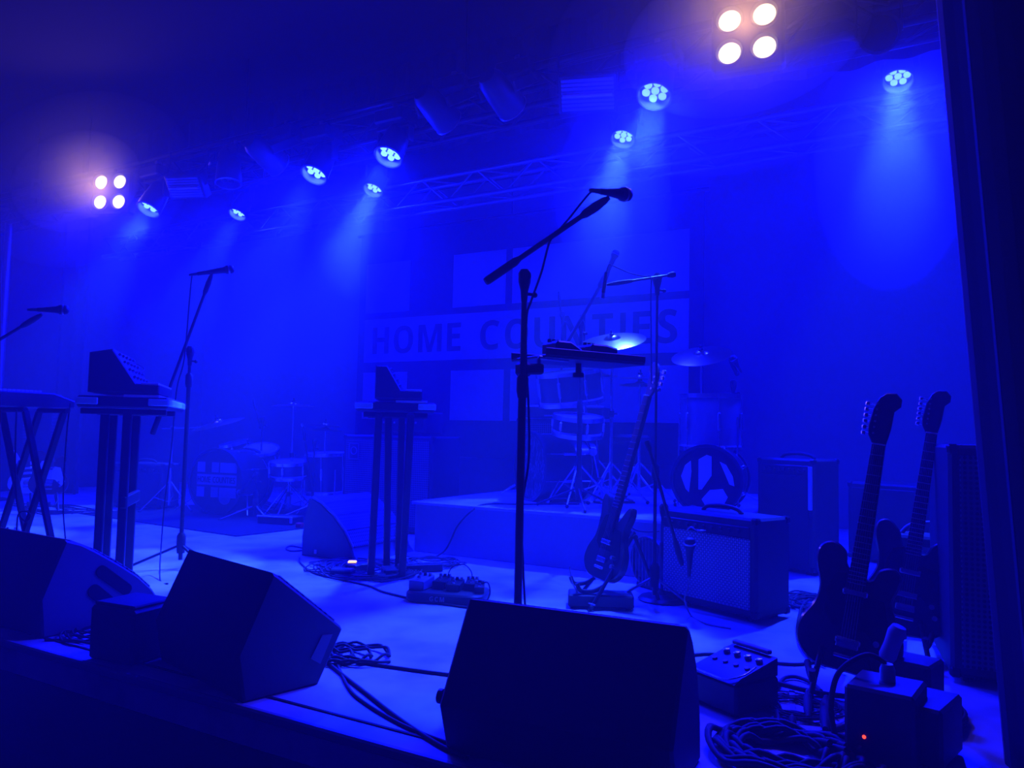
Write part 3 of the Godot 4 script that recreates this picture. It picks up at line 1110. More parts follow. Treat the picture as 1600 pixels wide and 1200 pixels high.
# ------------------------------------------------------------------ microphones and their stands
func mic_stand(label: String, foot: Vector3, top: Vector3, low: Vector3, tip: Vector3, kind: String, opt := {}) -> Node3D:
	var t := thing("microphone_stand", label, "mic stand", foot, 0.0, "boom microphone stands")
	var k: float = opt.get("scale", 1.0)
	var c := top - foot
	var s := sh()
	if kind == "round":
		s.lathe([Vector2(0.0, 0.0), Vector2(0.125, 0.0), Vector2(0.13, 0.008), Vector2(0.115, 0.022), Vector2(0.03, 0.032), Vector2(0.018, 0.06), Vector2(0.0, 0.06)], Transform3D(), 28)
		put("base", s, M.black_metal, t)
	else:
		var hub := Vector3(0, 0.14, 0)
		s.lathe([Vector2(0.0, -0.05), Vector2(0.022, -0.05), Vector2(0.026, 0.0), Vector2(0.026, 0.05), Vector2(0.016, 0.07), Vector2(0, 0.07)], Transform3D(Basis(), hub), 14)
		put("hub", s, M.rubber, t)
		var ends: Array = opt.get("legs", [])
		if ends.is_empty():
			for a in 3:
				var g = TAU * a / 3.0 + opt.get("turn", 0.3)
				ends.append(foot + Vector3(cos(g), 0, sin(g)) * 0.3)
		for e in ends:
			s = sh()
			s.rod(hub, e - foot + Vector3(0, 0.012, 0), 0.008, 8)
			put("leg", s, opt.get("metal", M.black_metal), t)
			s = sh()
			s.ball(e - foot + Vector3(0, 0.012, 0), 0.0125, Basis(), 8)
			put("foot", s, M.rubber, t)
	var mid = c.y * opt.get("split", 0.55)
	s = sh()
	s.rod(Vector3(0, 0.05, 0), Vector3(c.x * 0.5, mid, c.z * 0.5), 0.0125 * k, 12)
	put("lower_tube", s, M.black_metal, t)
	s = sh()
	s.rod(Vector3(c.x * 0.5, mid, c.z * 0.5), c, 0.009 * k, 12)
	put("upper_tube", s, M.black_metal, t)
	s = sh()
	s.lathe([Vector2(0, -0.04), Vector2(0.016, -0.04), Vector2(0.021, -0.015), Vector2(0.021, 0.03), Vector2(0.013, 0.045), Vector2(0, 0.045)], Transform3D(Basis(), Vector3(c.x * 0.5, mid, c.z * 0.5)), 14)
	put("height_collar", s, M.rubber, t)
	if low == tip:
		return t
	var d := (tip - low).normalized()
	s = sh()
	s.lathe([Vector2(0, -0.09), Vector2(0.011, -0.09), Vector2(0.014, -0.05), Vector2(0.022, -0.02), Vector2(0.024, 0.012), Vector2(0.016, 0.026), Vector2(0, 0.026)], Transform3D(Basis(), c), 14)
	var side := d.cross(cam_fwd).cross(d).normalized()
	s.lathe([Vector2(0, -0.02), Vector2(0.02, -0.02), Vector2(0.02, 0.028), Vector2(0, 0.028)], Transform3D(along(side), c), 12)
	s.rod(c + Vector3(0.0, -0.06, 0.0), c + cam_right * 0.035 + Vector3(0, -0.065, 0), 0.006, 8)
	s.ball(c + cam_right * 0.037 + Vector3(0, -0.065, 0), 0.011, Basis(), 8)
	put("clutch", s, M.rubber, t)
	s = sh()
	s.rod(low - foot, tip - foot, 0.0085 * k, 10)
	put("boom", s, M.black_metal, t)
	s = sh()
	var lw: float = opt.get("weight", 0.13)
	s.lathe([Vector2(0, 0), Vector2(0.013, 0), Vector2(0.0155, 0.01), Vector2(0.0155, lw), Vector2(0.01, lw + 0.02), Vector2(0, lw + 0.02)], Transform3D(along(d), low - foot - d * 0.01), 12)
	put("counterweight", s, M.rubber, t)
	s = sh()
	s.lathe([Vector2(0.009, 0), Vector2(0.014 * k, 0.02), Vector2(0.0155 * k, 0.07), Vector2(0.012 * k, 0.11), Vector2(0.007 * k, 0.13), Vector2(0, 0.13)], Transform3D(along(d), tip - foot - d * 0.13), 12)
	put("clip", s, M.rubber, t)
	return t

func microphone(label: String, tail: Vector3, head: Vector3, kind := "vocal") -> Node3D:
	var t := thing("microphone", label, "microphone", tail, 0.0, "microphones on stands")
	var d := head - tail
	var L := d.length()
	var X := Transform3D(along(d), Vector3.ZERO)
	var s := sh()
	if kind == "pencil":
		s.lathe([Vector2(0, 0), Vector2(0.009, 0.0), Vector2(0.0105, 0.006), Vector2(0.0105, L - 0.03), Vector2(0.0, L - 0.03)], X, 14)
		put("body", s, M.black_metal, t)
		s = sh()
		s.lathe([Vector2(0.0105, L - 0.03), Vector2(0.0115, L - 0.028), Vector2(0.0115, L - 0.002), Vector2(0.009, L), Vector2(0, L)], X, 14)
		put("capsule", s, M.alu, t)
		return t
	s.lathe([Vector2(0, 0), Vector2(0.0105, 0), Vector2(0.0115, 0.006), Vector2(0.0125, L * 0.2), Vector2(0.019, L - 0.062), Vector2(0.022, L - 0.05), Vector2(0.0, L - 0.05)], X, 18)
	put("handle", s, M.mic_body, t)
	s = sh()
	s.lathe([Vector2(0.0205, L - 0.052), Vector2(0.0255, L - 0.046), Vector2(0.0265, L - 0.026), Vector2(0.0235, L - 0.010), Vector2(0.015, L - 0.002), Vector2(0, L)], X, 20, 60)
	put("grille", s, M.mic_grille, t)
	s = sh()
	s.lathe([Vector2(0.0255, L - 0.034), Vector2(0.0282, L - 0.033), Vector2(0.0282, L - 0.026), Vector2(0.0258, L - 0.025)], X, 20)
	put("band", s, M.alu, t)
	s = sh()
	s.lathe([Vector2(0, -0.045), Vector2(0.006, -0.045), Vector2(0.0085, -0.03), Vector2(0.0095, 0.0), Vector2(0, 0.0)], X, 12)
	put("plug", s, M.black_metal, t)
	return t

func cable(label: String, pts: Array, r := 0.0045, per := 8, called := "cable", material: Material = null) -> MeshInstance3D:
	var s := sh()
	s.tube(curve(pts, per), r, 7)
	return solo(called, s, material if material else M.rubber, label, "cable", "loose cables on the stage")

func flat_cable(label: String, px: Array, r := 0.0045) -> MeshInstance3D:
	return cable(label, px.map(func(q): return fl(q[0], q[1], r + (q[2] if q.size() > 2 else 0.0))), r)

func build_stands() -> void:
	# centre stage
	var top := dp(820, 424, 2.75)
	var foot := Vector3(top.x, 0, top.z)
	var low := dp(762, 438, 2.70)
	var tip := dp(951, 309, 2.80)
	mic_stand("centre boom stand with a tray clamped to its pole", foot, top - Vector3(0, 0.02, 0), low, tip, "round", {"scale": 1.15, "split": 0.72})
	microphone("vocal microphone with a silvery shine on the tall centre boom", dp(937, 299, 2.8), dp(986, 305, 2.87))
	cable("microphone lead hanging from the centre boom to its pole", [dp(929, 299, 2.79), dp(920, 303, 2.78), dp(890, 340, 2.77), dp(868, 366, 2.76), dp(858, 380, 2.73), dp(846, 425, 2.73), dp(830, 470, 2.73), dp(823, 495, 2.73), dp(822, 560, 2.73), dp(826, 640, 2.73), dp(826, 720, 2.72), dp(815, 800, 2.72), dp(818, 900, 2.72), dp(820, 1000, 2.71), Vector3(foot.x + 0.05, 0.006, foot.z + 0.16), Vector3(foot.x + 0.35, 0.006, foot.z + 0.1)], 0.0042, 6)
	# left of it, behind the wedge
	foot = fl(281, 888)
	top = Vector3(foot.x, height_at(foot, 548), foot.z)
	low = dp(239, 676, 4.50)
	tip = dp(331, 428, 4.52)
	mic_stand("boom stand between the wedge monitor and the keyboards, slanting steeply", foot, top, low, tip, "tripod", {"split": 0.86, "turn": 2.2, "weight": 0.12})
	microphone("vocal microphone on the steep boom right of the keyboards", dp(308, 428, 4.5), dp(366, 420, 4.56))
	cable("thin microphone lead beside the steep boom stand", [dp(304, 428, 4.5), dp(300, 432, 4.5), dp(296, 470, 4.5), dp(288, 560, 4.49), dp(276, 610, 4.48), dp(268, 700, 4.47), dp(258, 780, 4.45), dp(252, 850, 4.43), fl(250, 905, 0.006), fl(262, 912, 0.006)], 0.004, 6)
	# far left, stand itself outside the picture
	foot = dp(-62, 560, 4.1)
	top = Vector3(foot.x, dp(-40, 556, 4.1).y, foot.z)
	foot.y = 0
	mic_stand("boom stand at the left border of the photo", foot, top, dp(-100, 590, 4.1), dp(66, 491, 4.1), "tripod", {"turn": 0.8})
	microphone("vocal microphone above the leftmost keyboard", dp(58, 484, 4.1), dp(108, 484, 4.16))
	# behind the bass guitar
	foot = fl(1022, 945)
	top = Vector3(foot.x, 1.66, foot.z)
	mic_stand("thin tall stand with a level boom beside the bass guitar", foot, top, dp(1052, 429, 3.9), dp(948, 445, 3.86), "tripod", {"legs": [fl(945, 949), fl(1076, 947), fl(1034, 925)], "metal": M.alu, "weight": 0.02, "split": 0.4, "scale": 0.75})
	microphone("slim microphone hanging from the level boom", dp(947, 425, 3.86), dp(941, 467, 3.86), "pencil")
	cable("thin lead drooping from the slim microphone to the tall stand", [dp(948, 424, 3.86), dp(951, 414, 3.86), dp(957, 415, 3.86), dp(985, 427, 3.87), dp(1008, 432, 3.88), dp(1017, 434, 3.87), dp(1017, 470, 3.85), dp(1018, 600, 3.84)], 0.003, 6)
	# short stand that holds the amplifier microphone
	foot = fl(1036, 938)
	top = Vector3(foot.x, height_at(foot, 795), foot.z)
	mic_stand("short stand holding a microphone before the combo amplifier", foot, top, dp(1012, 692, 3.72), dp(1066, 884, 3.62), "round", {"weight": 0.03})
	microphone("dark microphone upright before the combo amplifier's grille", dp(1077, 889, 3.58), dp(1078, 840, 3.56))
	cable("pale lead falling from the amplifier microphone to the floor", [dp(1077, 893, 3.58), dp(1077, 905, 3.58), dp(1073, 925, 3.57), dp(1070, 938, 3.56), fl(1080, 962, 0.005), fl(1105, 975, 0.005), fl(1142, 982, 0.005)], 0.004, 6, "cable", M.cable_pale)
	# behind the tray
	foot = zp(906, 640, 4.75)
	foot.y = 0.35
	top = Vector3(foot.x, height_at(foot, 506), foot.z)
	mic_stand("stand on the riser with a steep boom behind the tray", foot, top, zp(878, 550, 4.7), zp(951, 424, 4.75), "tripod", {"turn": 1.0, "weight": 0.03, "scale": 1.5})
	microphone("dark microphone on the steep boom before the banner's lettering", zp(944, 437, 4.73), zp(964, 391, 4.76))
	# small overhead microphone at the drums
	foot = zp(877, 600, 6.3)
	foot.y = 0.35
	top = Vector3(foot.x, height_at(foot, 492), foot.z)
	mic_stand("far thin stand with a hooked overhead microphone behind the drums", foot, top, zp(877, 493, 6.3), zp(873, 456, 6.3), "tripod", {"weight": 0.02})
	build_tray()

func build_tray() -> void:
	var a := dp(853, 553, 2.75)
	var b := dp(1008, 566, 2.99)
	b.y = a.y
	var d := (b - a).normalized()
	var back := Vector3(d.z, 0, -d.x)
	if back.z > 0:
		back = -back
	var w := a.distance_to(b)
	var t := thing("tray", "small tray clamped to the centre microphone stand, carrying two pedals", "tray", a)
	var bas := Basis(d, Vector3.UP, d.cross(Vector3.UP))
	var mid := d * (w / 2) - bas.z * 0.12
	var s := sh()
	s.box(mid + Vector3(0, -0.006, 0), Vector3(w, 0.012, 0.24), bas, 0.003)
	for q in [-0.12, 0.12]:
		s.box(mid + bas.z * q + Vector3(0, 0.01, 0), Vector3(w, 0.028, 0.006), bas, 0.002)
	put("plate", s, M.black, t)
	s = sh()
	var pole := Vector3(dp(818, 577, 2.75).x, dp(818, 577, 2.75).y, dp(818, 577, 2.75).z) - a
	var el := dp(842, 577, 2.76) - a
	s.box((pole + el) / 2, Vector3((el - pole).length() + 0.03, 0.038, 0.04), Basis((el - pole).normalized(), Vector3.UP, (el - pole).normalized().cross(Vector3.UP)), 0.006)
	s.box(pole, Vector3(0.05, 0.05, 0.05), bas, 0.01)
	put("clamp", s, M.rubber, t)
	s = sh()
	s.tube([el, Vector3(el.x, -0.02, el.z), Vector3(el.x, -0.012, el.z), Vector3(0.02, -0.012, 0) + mid * 0.5], 0.008, 8)
	put("arm", s, M.alu, t)
	s = sh()
	s.lathe([Vector2(0, 0), Vector2(0.011, 0.0), Vector2(0.011, 0.04), Vector2(0, 0.04)], Transform3D(Basis(), mid + Vector3(0.0, -0.05, 0)), 12)
	s.lathe([Vector2(0, 0), Vector2(0.02, 0.0), Vector2(0.022, 0.004), Vector2(0.022, 0.014), Vector2(0.02, 0.018), Vector2(0, 0.018)], Transform3D(Basis(), mid + Vector3(0.0, -0.066, 0)), 16)
	put("knob", s, M.rubber, t)
	var spots := [[0.30, 0.12, "left pedal with a sloping top on the clamped tray"], [0.66, 0.13, "right pedal on the clamped tray, rounder at its edge"]]
	for q in spots:
		var e := thing("effects_pedal", q[2], "pedal", a + d * (w * q[0]) - bas.z * 0.1, atan2(-d.z, d.x), "effects pedals")
		s = sh()
		s.prism(PackedVector2Array([Vector2(-q[1] / 2, 0), Vector2(q[1] / 2, 0), Vector2(q[1] / 2, 0.034 if q[0] < 0.5 else 0.05), Vector2(0.01, 0.06), Vector2(-q[1] / 2 + 0.01, 0.06), Vector2(-q[1] / 2, 0.05)]), 0.1, Transform3D(Basis(), Vector3(0, 0.001, -0.05)), 0.006)
		put("case", s, M.black, e)
		for k in 3:
			s = sh()
			s.lathe([Vector2(0.008, 0), Vector2(0.007, 0.012), Vector2(0, 0.012)], Transform3D(Basis(), Vector3(-0.045 + k * 0.02, 0.06, -0.02)), 10)
			put("knob", s, M.rubber, e)

# ------------------------------------------------------------------ keyboards
func sloped_synth(label: String, at: Vector3, turn: float, prof: Array, deep: float) -> Node3D:
	var t := thing("synthesizer", label, "synthesizer", at, turn, "synthesizers with raised backs")
	var p := PackedVector2Array()
	for q in prof:
		p.append(Vector2(q[0], q[1]))
	var s := sh()
	s.prism(p, deep, Transform3D(Basis(), Vector3(0, 0, -deep)), 0.006)
	put("case", s, M.black, t)
	var a: Vector2 = p[2]
	var b: Vector2 = p[3]
	var nn := Vector2(b.y - a.y, a.x - b.x).normalized()
	if nn.x < 0:
		nn = -nn
	for i in 4:
		for j in 5:
			var q := a.lerp(b, 0.15 + 0.22 * i)
			s = sh()
			s.lathe([Vector2(0.008, 0), Vector2(0.0075, 0.014), Vector2(0, 0.014)], Transform3D(along(Vector3(nn.x, nn.y, 0)), Vector3(q.x, q.y, -deep * (0.12 + 0.19 * j))), 8)
			put("knob", s, M.scuffed, t)
	var top: float = p[4].y
	for k in 14:
		s = sh()
		s.box(Vector3((p[3].x + p[4].x) / 2 + 0.01, top + 0.005, -deep * (k + 0.5) / 14), Vector3((p[4].x - p[3].x) * 0.75, 0.012, deep / 14 - 0.003), Basis(), 0.002)
		put("key", s, M.ivory, t)
	return t

# long keyboard seen end-on along z; w across, runs deep away from its front end
func slab_keyboard(label: String, at: Vector3, turn: float, w: float, deep: float, h: float) -> Node3D:
	var t := thing("keyboard", label, "keyboard", at, turn, "keyboards on stands")
	var s := sh()
	s.box(Vector3(0, h / 2, -deep / 2), Vector3(w, h, deep), Basis(), 0.008)
	put("case", s, M.black, t)
	for sg in [-1, 1]:
		s = sh()
		s.box(Vector3(sg * (w / 2 - 0.045), h * 0.55, -deep / 2), Vector3(0.1, h * 0.6, deep + 0.008), Basis(), 0.004)
		put("end_cheek", s, M.cheek, t, "pale greenish end cheek")
	for k in 24:
		s = sh()
		s.box(Vector3(w * 0.2, h + 0.004, -deep * (k + 0.5) / 24), Vector3(w * 0.4, 0.014, deep / 24 - 0.003), Basis(), 0.002)
		put("key", s, M.ivory, t)
	return t

func build_keyboards() -> void:
	# upright stand of four flat legs under the second keyboard
	var at := dp(192, 634, 3.9)
	var turn := deg_to_rad(47)
	var t := thing("keyboard_stand", "dark four-legged keyboard stand left of the steep boom stand", "stand", Vector3(at.x, 0, at.z), turn, "keyboard stands")
	var H := at.y
	var s: Shape
	for q in [[165, 4.0, 0], [178, 4.4, 1], [200, 3.95, 0], [214, 4.35, 1]]:
		var p := dp(q[0], 640, q[1])
		var l := t.transform.affine_inverse() * Vector3(p.x, 0, p.z)
		s = sh()
		s.box(Vector3(l.x, H / 2 - 0.01, l.z), Vector3(0.042, H - 0.02, 0.03), Basis(), 0.005)
		put("leg", s, M.black_metal, t)
		s = sh()
		s.box(Vector3(l.x, 0.015, l.z), Vector3(0.05, 0.03, 0.06), Basis(), 0.008)
		put("foot", s, M.rubber, t)
	s = sh()
	s.box(Vector3(0, H - 0.03, -0.05), Vector3(0.40, 0.03, 0.03), Basis(), 0.004)
	s.box(Vector3(0, H - 0.03, -0.45), Vector3(0.40, 0.03, 0.03), Basis(), 0.004)
	s.box(Vector3(-0.1, H - 0.03, -0.25), Vector3(0.03, 0.03, 0.42), Basis(), 0.004)
	s.box(Vector3(0.1, H - 0.03, -0.25), Vector3(0.03, 0.03, 0.42), Basis(), 0.004)
	put("frame", s, M.black_metal, t)
	s = sh()
	s.box(Vector3(0.02, 0.45, -0.25), Vector3(0.03, 0.06, 0.45), Basis(), 0.005)
	put("stretcher", s, M.black_metal, t)
	slab_keyboard("pale-ended keyboard on the four-legged stand at left", Vector3(at.x, H - 0.012, at.z), turn, 0.42, 0.8, 0.06)
	sloped_synth("tall-backed dark synthesizer on the pale-ended keyboard at far left", Vector3(at.x, H + 0.066, at.z), turn, [[-0.165, 0.0], [-0.165, 0.20], [-0.06, 0.222], [0.055, 0.05], [0.165, 0.045], [0.165, 0.0]], 0.55)
	cable("loop of thin pale wires behind the far-left synthesizer", [dp(182, 566, 4.0), dp(196, 565, 4.05), dp(212, 568, 4.1), dp(225, 575, 4.1), dp(222, 580, 4.08), dp(208, 581, 4.05), dp(192, 583, 4.0)], 0.0025, 8, "cable", M.cable_pale)
	# third: beside the cable pile
	at = dp(618, 640, 4.3)
	turn = deg_to_rad(36)
	H = at.y
	t = thing("keyboard_stand", "dark keyboard stand with slanting legs in the cable pile", "stand", Vector3(at.x, 0, at.z), turn, "keyboard stands")
	for q in [[592, 655, 579, 905, 4.3], [607, 655, 604, 893, 4.5], [628, 650, 622, 890, 4.55], [642, 655, 628, 905, 4.3]]:
		var p := dp(q[0], 648, q[4])
		var f := fl(q[2], q[3])
		var l0 := t.transform.affine_inverse() * Vector3(p.x, H - 0.02, p.z)
		var l1 := t.transform.affine_inverse() * f
		s = sh()
		s.box((l0 + l1) / 2, Vector3(0.04, l0.distance_to(l1), 0.03), along(l0 - l1), 0.005)
		put("leg", s, M.black_metal, t)
	s = sh()
	s.box(Vector3(0, H - 0.03, -0.06), Vector3(0.36, 0.03, 0.03), Basis(), 0.004)
	s.box(Vector3(0, H - 0.03, -0.4), Vector3(0.36, 0.03, 0.03), Basis(), 0.004)
	put("frame", s, M.black_metal, t)
	slab_keyboard("pale-ended keyboard on the stand in the cable pile", Vector3(at.x, H - 0.012, at.z), turn, 0.44, 0.75, 0.055)
	sloped_synth("tall-backed dark synthesizer on the keyboard above the cable pile", Vector3(at.x + 0.01, H + 0.06, at.z), turn, [[-0.125, 0.0], [-0.125, 0.185], [-0.06, 0.185], [0.02, 0.05], [0.14, 0.045], [0.14, 0.0]], 0.5)
	# first: long one on an X stand, cut by the frame
	var a := dp(-190, 618, 3.7)
	var b := dp(118, 624, 4.5)
	b.y = a.y
	var d := (b - a).normalized()
	t = thing("keyboard", "long dark keyboard on the crossed stand at the left border", "keyboard", a, atan2(-d.z, d.x), "keyboards on stands")
	var L := a.distance_to(b)
	s = sh()
	s.prism(PackedVector2Array([Vector2(0, 0), Vector2(L, 0), Vector2(L, 0.045), Vector2(L - 0.12, 0.085), Vector2(0, 0.085)]), 0.3, Transform3D(Basis(), Vector3(0, -0.03, -0.3)), 0.006)
	put("case", s, M.black, t)
	for k in 30:
		s = sh()
		s.box(Vector3(0.08 + k * (L - 0.25) / 30, 0.058, -0.08), Vector3((L - 0.25) / 30 - 0.003, 0.016, 0.13), Basis(), 0.003)
		put("key", s, M.ivory, t)
	var x := thing("keyboard_stand", "crossed tube stand under the leftmost keyboard", "stand", Vector3(0, 0, 0), 0.0, "keyboard stands")
	for dz in [0.0, 0.26]:
		var off = Vector3(d.z, 0, -d.x) * dz
		s = sh()
		var p0 = dp(40, 638, 4.25) + off
		var p1 = dp(106, 638, 4.25) + off
		p0.y = a.y - 0.05
		p1.y = p0.y
		var g0 := Vector3(p0.x, 0.02, p0.z)
		var g1 := Vector3(p1.x, 0.02, p1.z)
		s.box((p0 + g1) / 2, Vector3(0.035, p0.distance_to(g1), 0.025), along(p0 - g1, off + Vector3(0.001, 0, 0)), 0.005)
		put("leg", s, M.black_metal, x)
		s = sh()
		var sh2 := Vector3(d.z, 0, -d.x) * 0.035
		s.box((p1 + g0) / 2 + sh2, Vector3(0.035, p1.distance_to(g0), 0.025), along(p1 - g0, off + Vector3(0.001, 0, 0)), 0.005)
		put("leg", s, M.black_metal, x)
	for q in [40, 106]:
		var p0 := dp(q, 638, 4.25)
		p0.y = a.y - 0.045
		s = sh()
		s.rod(p0, p0 + Vector3(d.z, 0, -d.x) * 0.3, 0.015, 10)
		put("support_bar", s, M.rubber, x)
	cable("lead hanging in a loop from the leftmost keyboard", [dp(26, 640, 4.2), dp(24, 700, 4.2), dp(25, 760, 4.2), dp(30, 800, 4.2), dp(40, 815, 4.2), dp(48, 806, 4.2), dp(40, 799, 4.2), dp(28, 806, 4.2), dp(26, 850, 4.2), fl(26, 905, 0.006)], 0.0045)
	cable("lead hanging straight between the left keyboards", [dp(110, 630, 4.3), dp(105, 670, 4.3), dp(100, 740, 4.3), dp(99, 800, 4.3), dp(103, 850, 4.3), fl(106, 900, 0.006)], 0.004)

# ------------------------------------------------------------------ drums
# a drum whose front head's centre is at c; axis points out of that head
func drum(called: String, label: String, c: Vector3, axis: Vector3, r: float, deep: float, opt := {}) -> Node3D:
	var t := thing(called, label, "drum", c, 0.0, opt.get("group", ""))
	var X := Transform3D(along(axis), Vector3.ZERO)
	var shell: Material = opt.get("shell", M.shell)
	var head: Material = opt.get("head", M.skin)
	var lugs: int = opt.get("lugs", 6)
	var s := sh()
	s.lathe([Vector2(r, -0.02), Vector2(r, -deep + 0.02)], X, 36)
	put("shell", s, shell, t)
	for q in [[0.0, 1.0, "front_head"], [-deep, -1.0, "rear_head"]]:
		s = sh()
		s.lathe([Vector2(0, q[0]), Vector2(r - 0.004, q[0]), Vector2(r, q[0] - q[1] * 0.012), Vector2(r, q[0] - q[1] * 0.022)] if q[1] > 0 else [Vector2(r, q[0] + 0.022), Vector2(r, q[0] + 0.012), Vector2(r - 0.004, q[0]), Vector2(0, q[0])], X, 36)
		put("head", s, head if q[1] > 0 else M.skin, t)
		s = sh()
		var hw: float = opt.get("hoop", 0.012)
		s.lathe([Vector2(r + 0.001, q[0] - hw * 1.6), Vector2(r + hw, q[0] - hw * 1.6), Vector2(r + hw, q[0] + hw * 0.8), Vector2(r - 0.002, q[0] + hw * 0.8), Vector2(r - 0.002, q[0] - 0.001)], X, 36)
		put("hoop", s, opt.get("hoop_mat", M.chrome), t)
	for k in lugs:
		var a := TAU * (k + 0.5) / lugs
		var o := Vector3(cos(a), 0, sin(a)) * (r + 0.014)
		s = sh()
		s.rod(X * (o + Vector3(0, 0.004, 0)), X * (o - Vector3(0, deep + 0.004, 0)), 0.0038, 6)
		s.box(X * (o * 0.985 - Vector3(0, deep * 0.5, 0)), Vector3(0.022, minf(deep * 0.5, 0.12), 0.022), X.basis * Basis(Vector3.UP, -a), 0.005)
		put("lug", s, M.chrome, t)
	return t

func cymbal(label: String, c: Vector3, axis: Vector3, r: float) -> Node3D:
	var t := thing("cymbal", label, "cymbal", c, 0.0, "cymbals on stands")
	var s := sh()
	s.lathe([Vector2(r, 0.0), Vector2(r * 0.7, r * 0.06), Vector2(r * 0.26, r * 0.10), Vector2(r * 0.2, r * 0.16), Vector2(r * 0.1, r * 0.2), Vector2(0.006, r * 0.21)], Transform3D(along(axis), Vector3.ZERO), 40, 25)
	s.lathe([Vector2(0.006, r * 0.21 - 0.002), Vector2(r * 0.1, r * 0.2 - 0.002), Vector2(r * 0.2, r * 0.16 - 0.002), Vector2(r * 0.26, r * 0.10 - 0.002), Vector2(r * 0.7, r * 0.06 - 0.002), Vector2(r, -0.001), Vector2(r, 0.0)], Transform3D(along(axis), Vector3.ZERO), 40, 25)
	put("disc", s, M.brass, t)
	s = sh()
	s.lathe([Vector2(0, r * 0.2), Vector2(0.018, r * 0.2), Vector2(0.018, r * 0.2 + 0.014), Vector2(0.007, r * 0.2 + 0.016), Vector2(0.007, r * 0.2 + 0.04), Vector2(0, r * 0.2 + 0.04)], Transform3D(along(axis), Vector3.ZERO), 12)
	put("wing_nut", s, M.black_metal, t)
	return t

# tripod stand from the ground under p up to p (and along a boom to q if given)
func drum_stand(label: String, p: Vector3, floor_y: float, turn := 0.0, boom = null, called := "cymbal_stand") -> Node3D:
	var t := thing(called, label, "stand", Vector3(p.x, floor_y, p.z), turn, "drum hardware stands")
	var H := p.y - floor_y
	var s := sh()
	s.rod(Vector3(0, 0.06, 0), Vector3(0, H * 0.55, 0), 0.0135, 10)
	put("lower_tube", s, M.chrome, t)
	s = sh()
	s.rod(Vector3(0, H * 0.55, 0), Vector3(0, H, 0), 0.0095, 10)
	put("upper_tube", s, M.chrome, t)
	s = sh()
	s.lathe([Vector2(0, -0.025), Vector2(0.02, -0.025), Vector2(0.022, 0.02), Vector2(0, 0.02)], Transform3D(Basis(), Vector3(0, H * 0.55, 0)), 12)
	s.rod(Vector3(0, H * 0.55, 0), Vector3(0.045, H * 0.55, 0), 0.006, 8)
	put("collar", s, M.black_metal, t)
	for k in 3:
		var a := TAU * k / 3
		var e := Vector3(cos(a), 0, sin(a)) * 0.27
		s = sh()
		s.rod(Vector3(0, 0.30, 0), e + Vector3(0, 0.015, 0), 0.0075, 8)
		s.rod(Vector3(0, 0.09, 0), e * 0.55 + Vector3(0, 0.145, 0), 0.005, 6)
		put("leg", s, M.chrome, t)
		s = sh()
		s.ball(e + Vector3(0, 0.014, 0), 0.014, Basis(), 8)
		put("foot", s, M.rubber, t)
	if boom != null:
		var b: Vector3 = t.transform.affine_inverse() * boom
		s = sh()
		s.rod(Vector3(0, H, 0) - (b - Vector3(0, H, 0)) * 0.25, b, 0.008, 8)
		put("boom", s, M.chrome, t)
		s = sh()
		s.ball(Vector3(0, H, 0), 0.022, Basis(), 10)
		put("tilter", s, M.black_metal, t)
	return t

func kick_pedal(label: String, at: Vector3, turn: float) -> Node3D:
	var t := thing("bass_drum_pedal", label, "pedal", at, turn)
	var s := sh()
	s.box(Vector3(0, 0.008, 0), Vector3(0.09, 0.012, 0.3), Basis(), 0.003)
	put("base_plate", s, M.black_metal, t)
	s = sh()
	s.box(Vector3(0, 0.05, 0.02), Vector3(0.075, 0.012, 0.25), Basis(Vector3.RIGHT, deg_to_rad(14)), 0.003)
	put("footboard", s, M.chrome, t)
	s = sh()
	for sx in [-1, 1]:
		s.rod(Vector3(sx * 0.06, 0.01, -0.13), Vector3(sx * 0.06, 0.18, -0.13), 0.009, 8)
	s.rod(Vector3(-0.07, 0.18, -0.13), Vector3(0.07, 0.18, -0.13), 0.008, 8)
	put("frame", s, M.chrome, t)
	s = sh()
	s.rod(Vector3(0, 0.18, -0.13), Vector3(0, 0.36, -0.17), 0.005, 8)
	s.ball(Vector3(0, 0.37, -0.175), 0.03, Basis(), 10)
	put("beater", s, M.ivory, t)
	return t

func kick_legs(t: Node3D, r: float, axis: Vector3) -> void:
	var side := axis.cross(Vector3.UP).normalized()
	for sg in [-1, 1]:
		var s := sh()
		var a: Vector3 = side * sg * r * 0.9 - axis * 0.12 + Vector3(0, -r * 0.35, 0)
		s.rod(a, side * sg * (r + 0.13) + axis * 0.06 + Vector3(0, -r + 0.012, 0), 0.007, 8)
		put("spur", s, M.chrome, t)

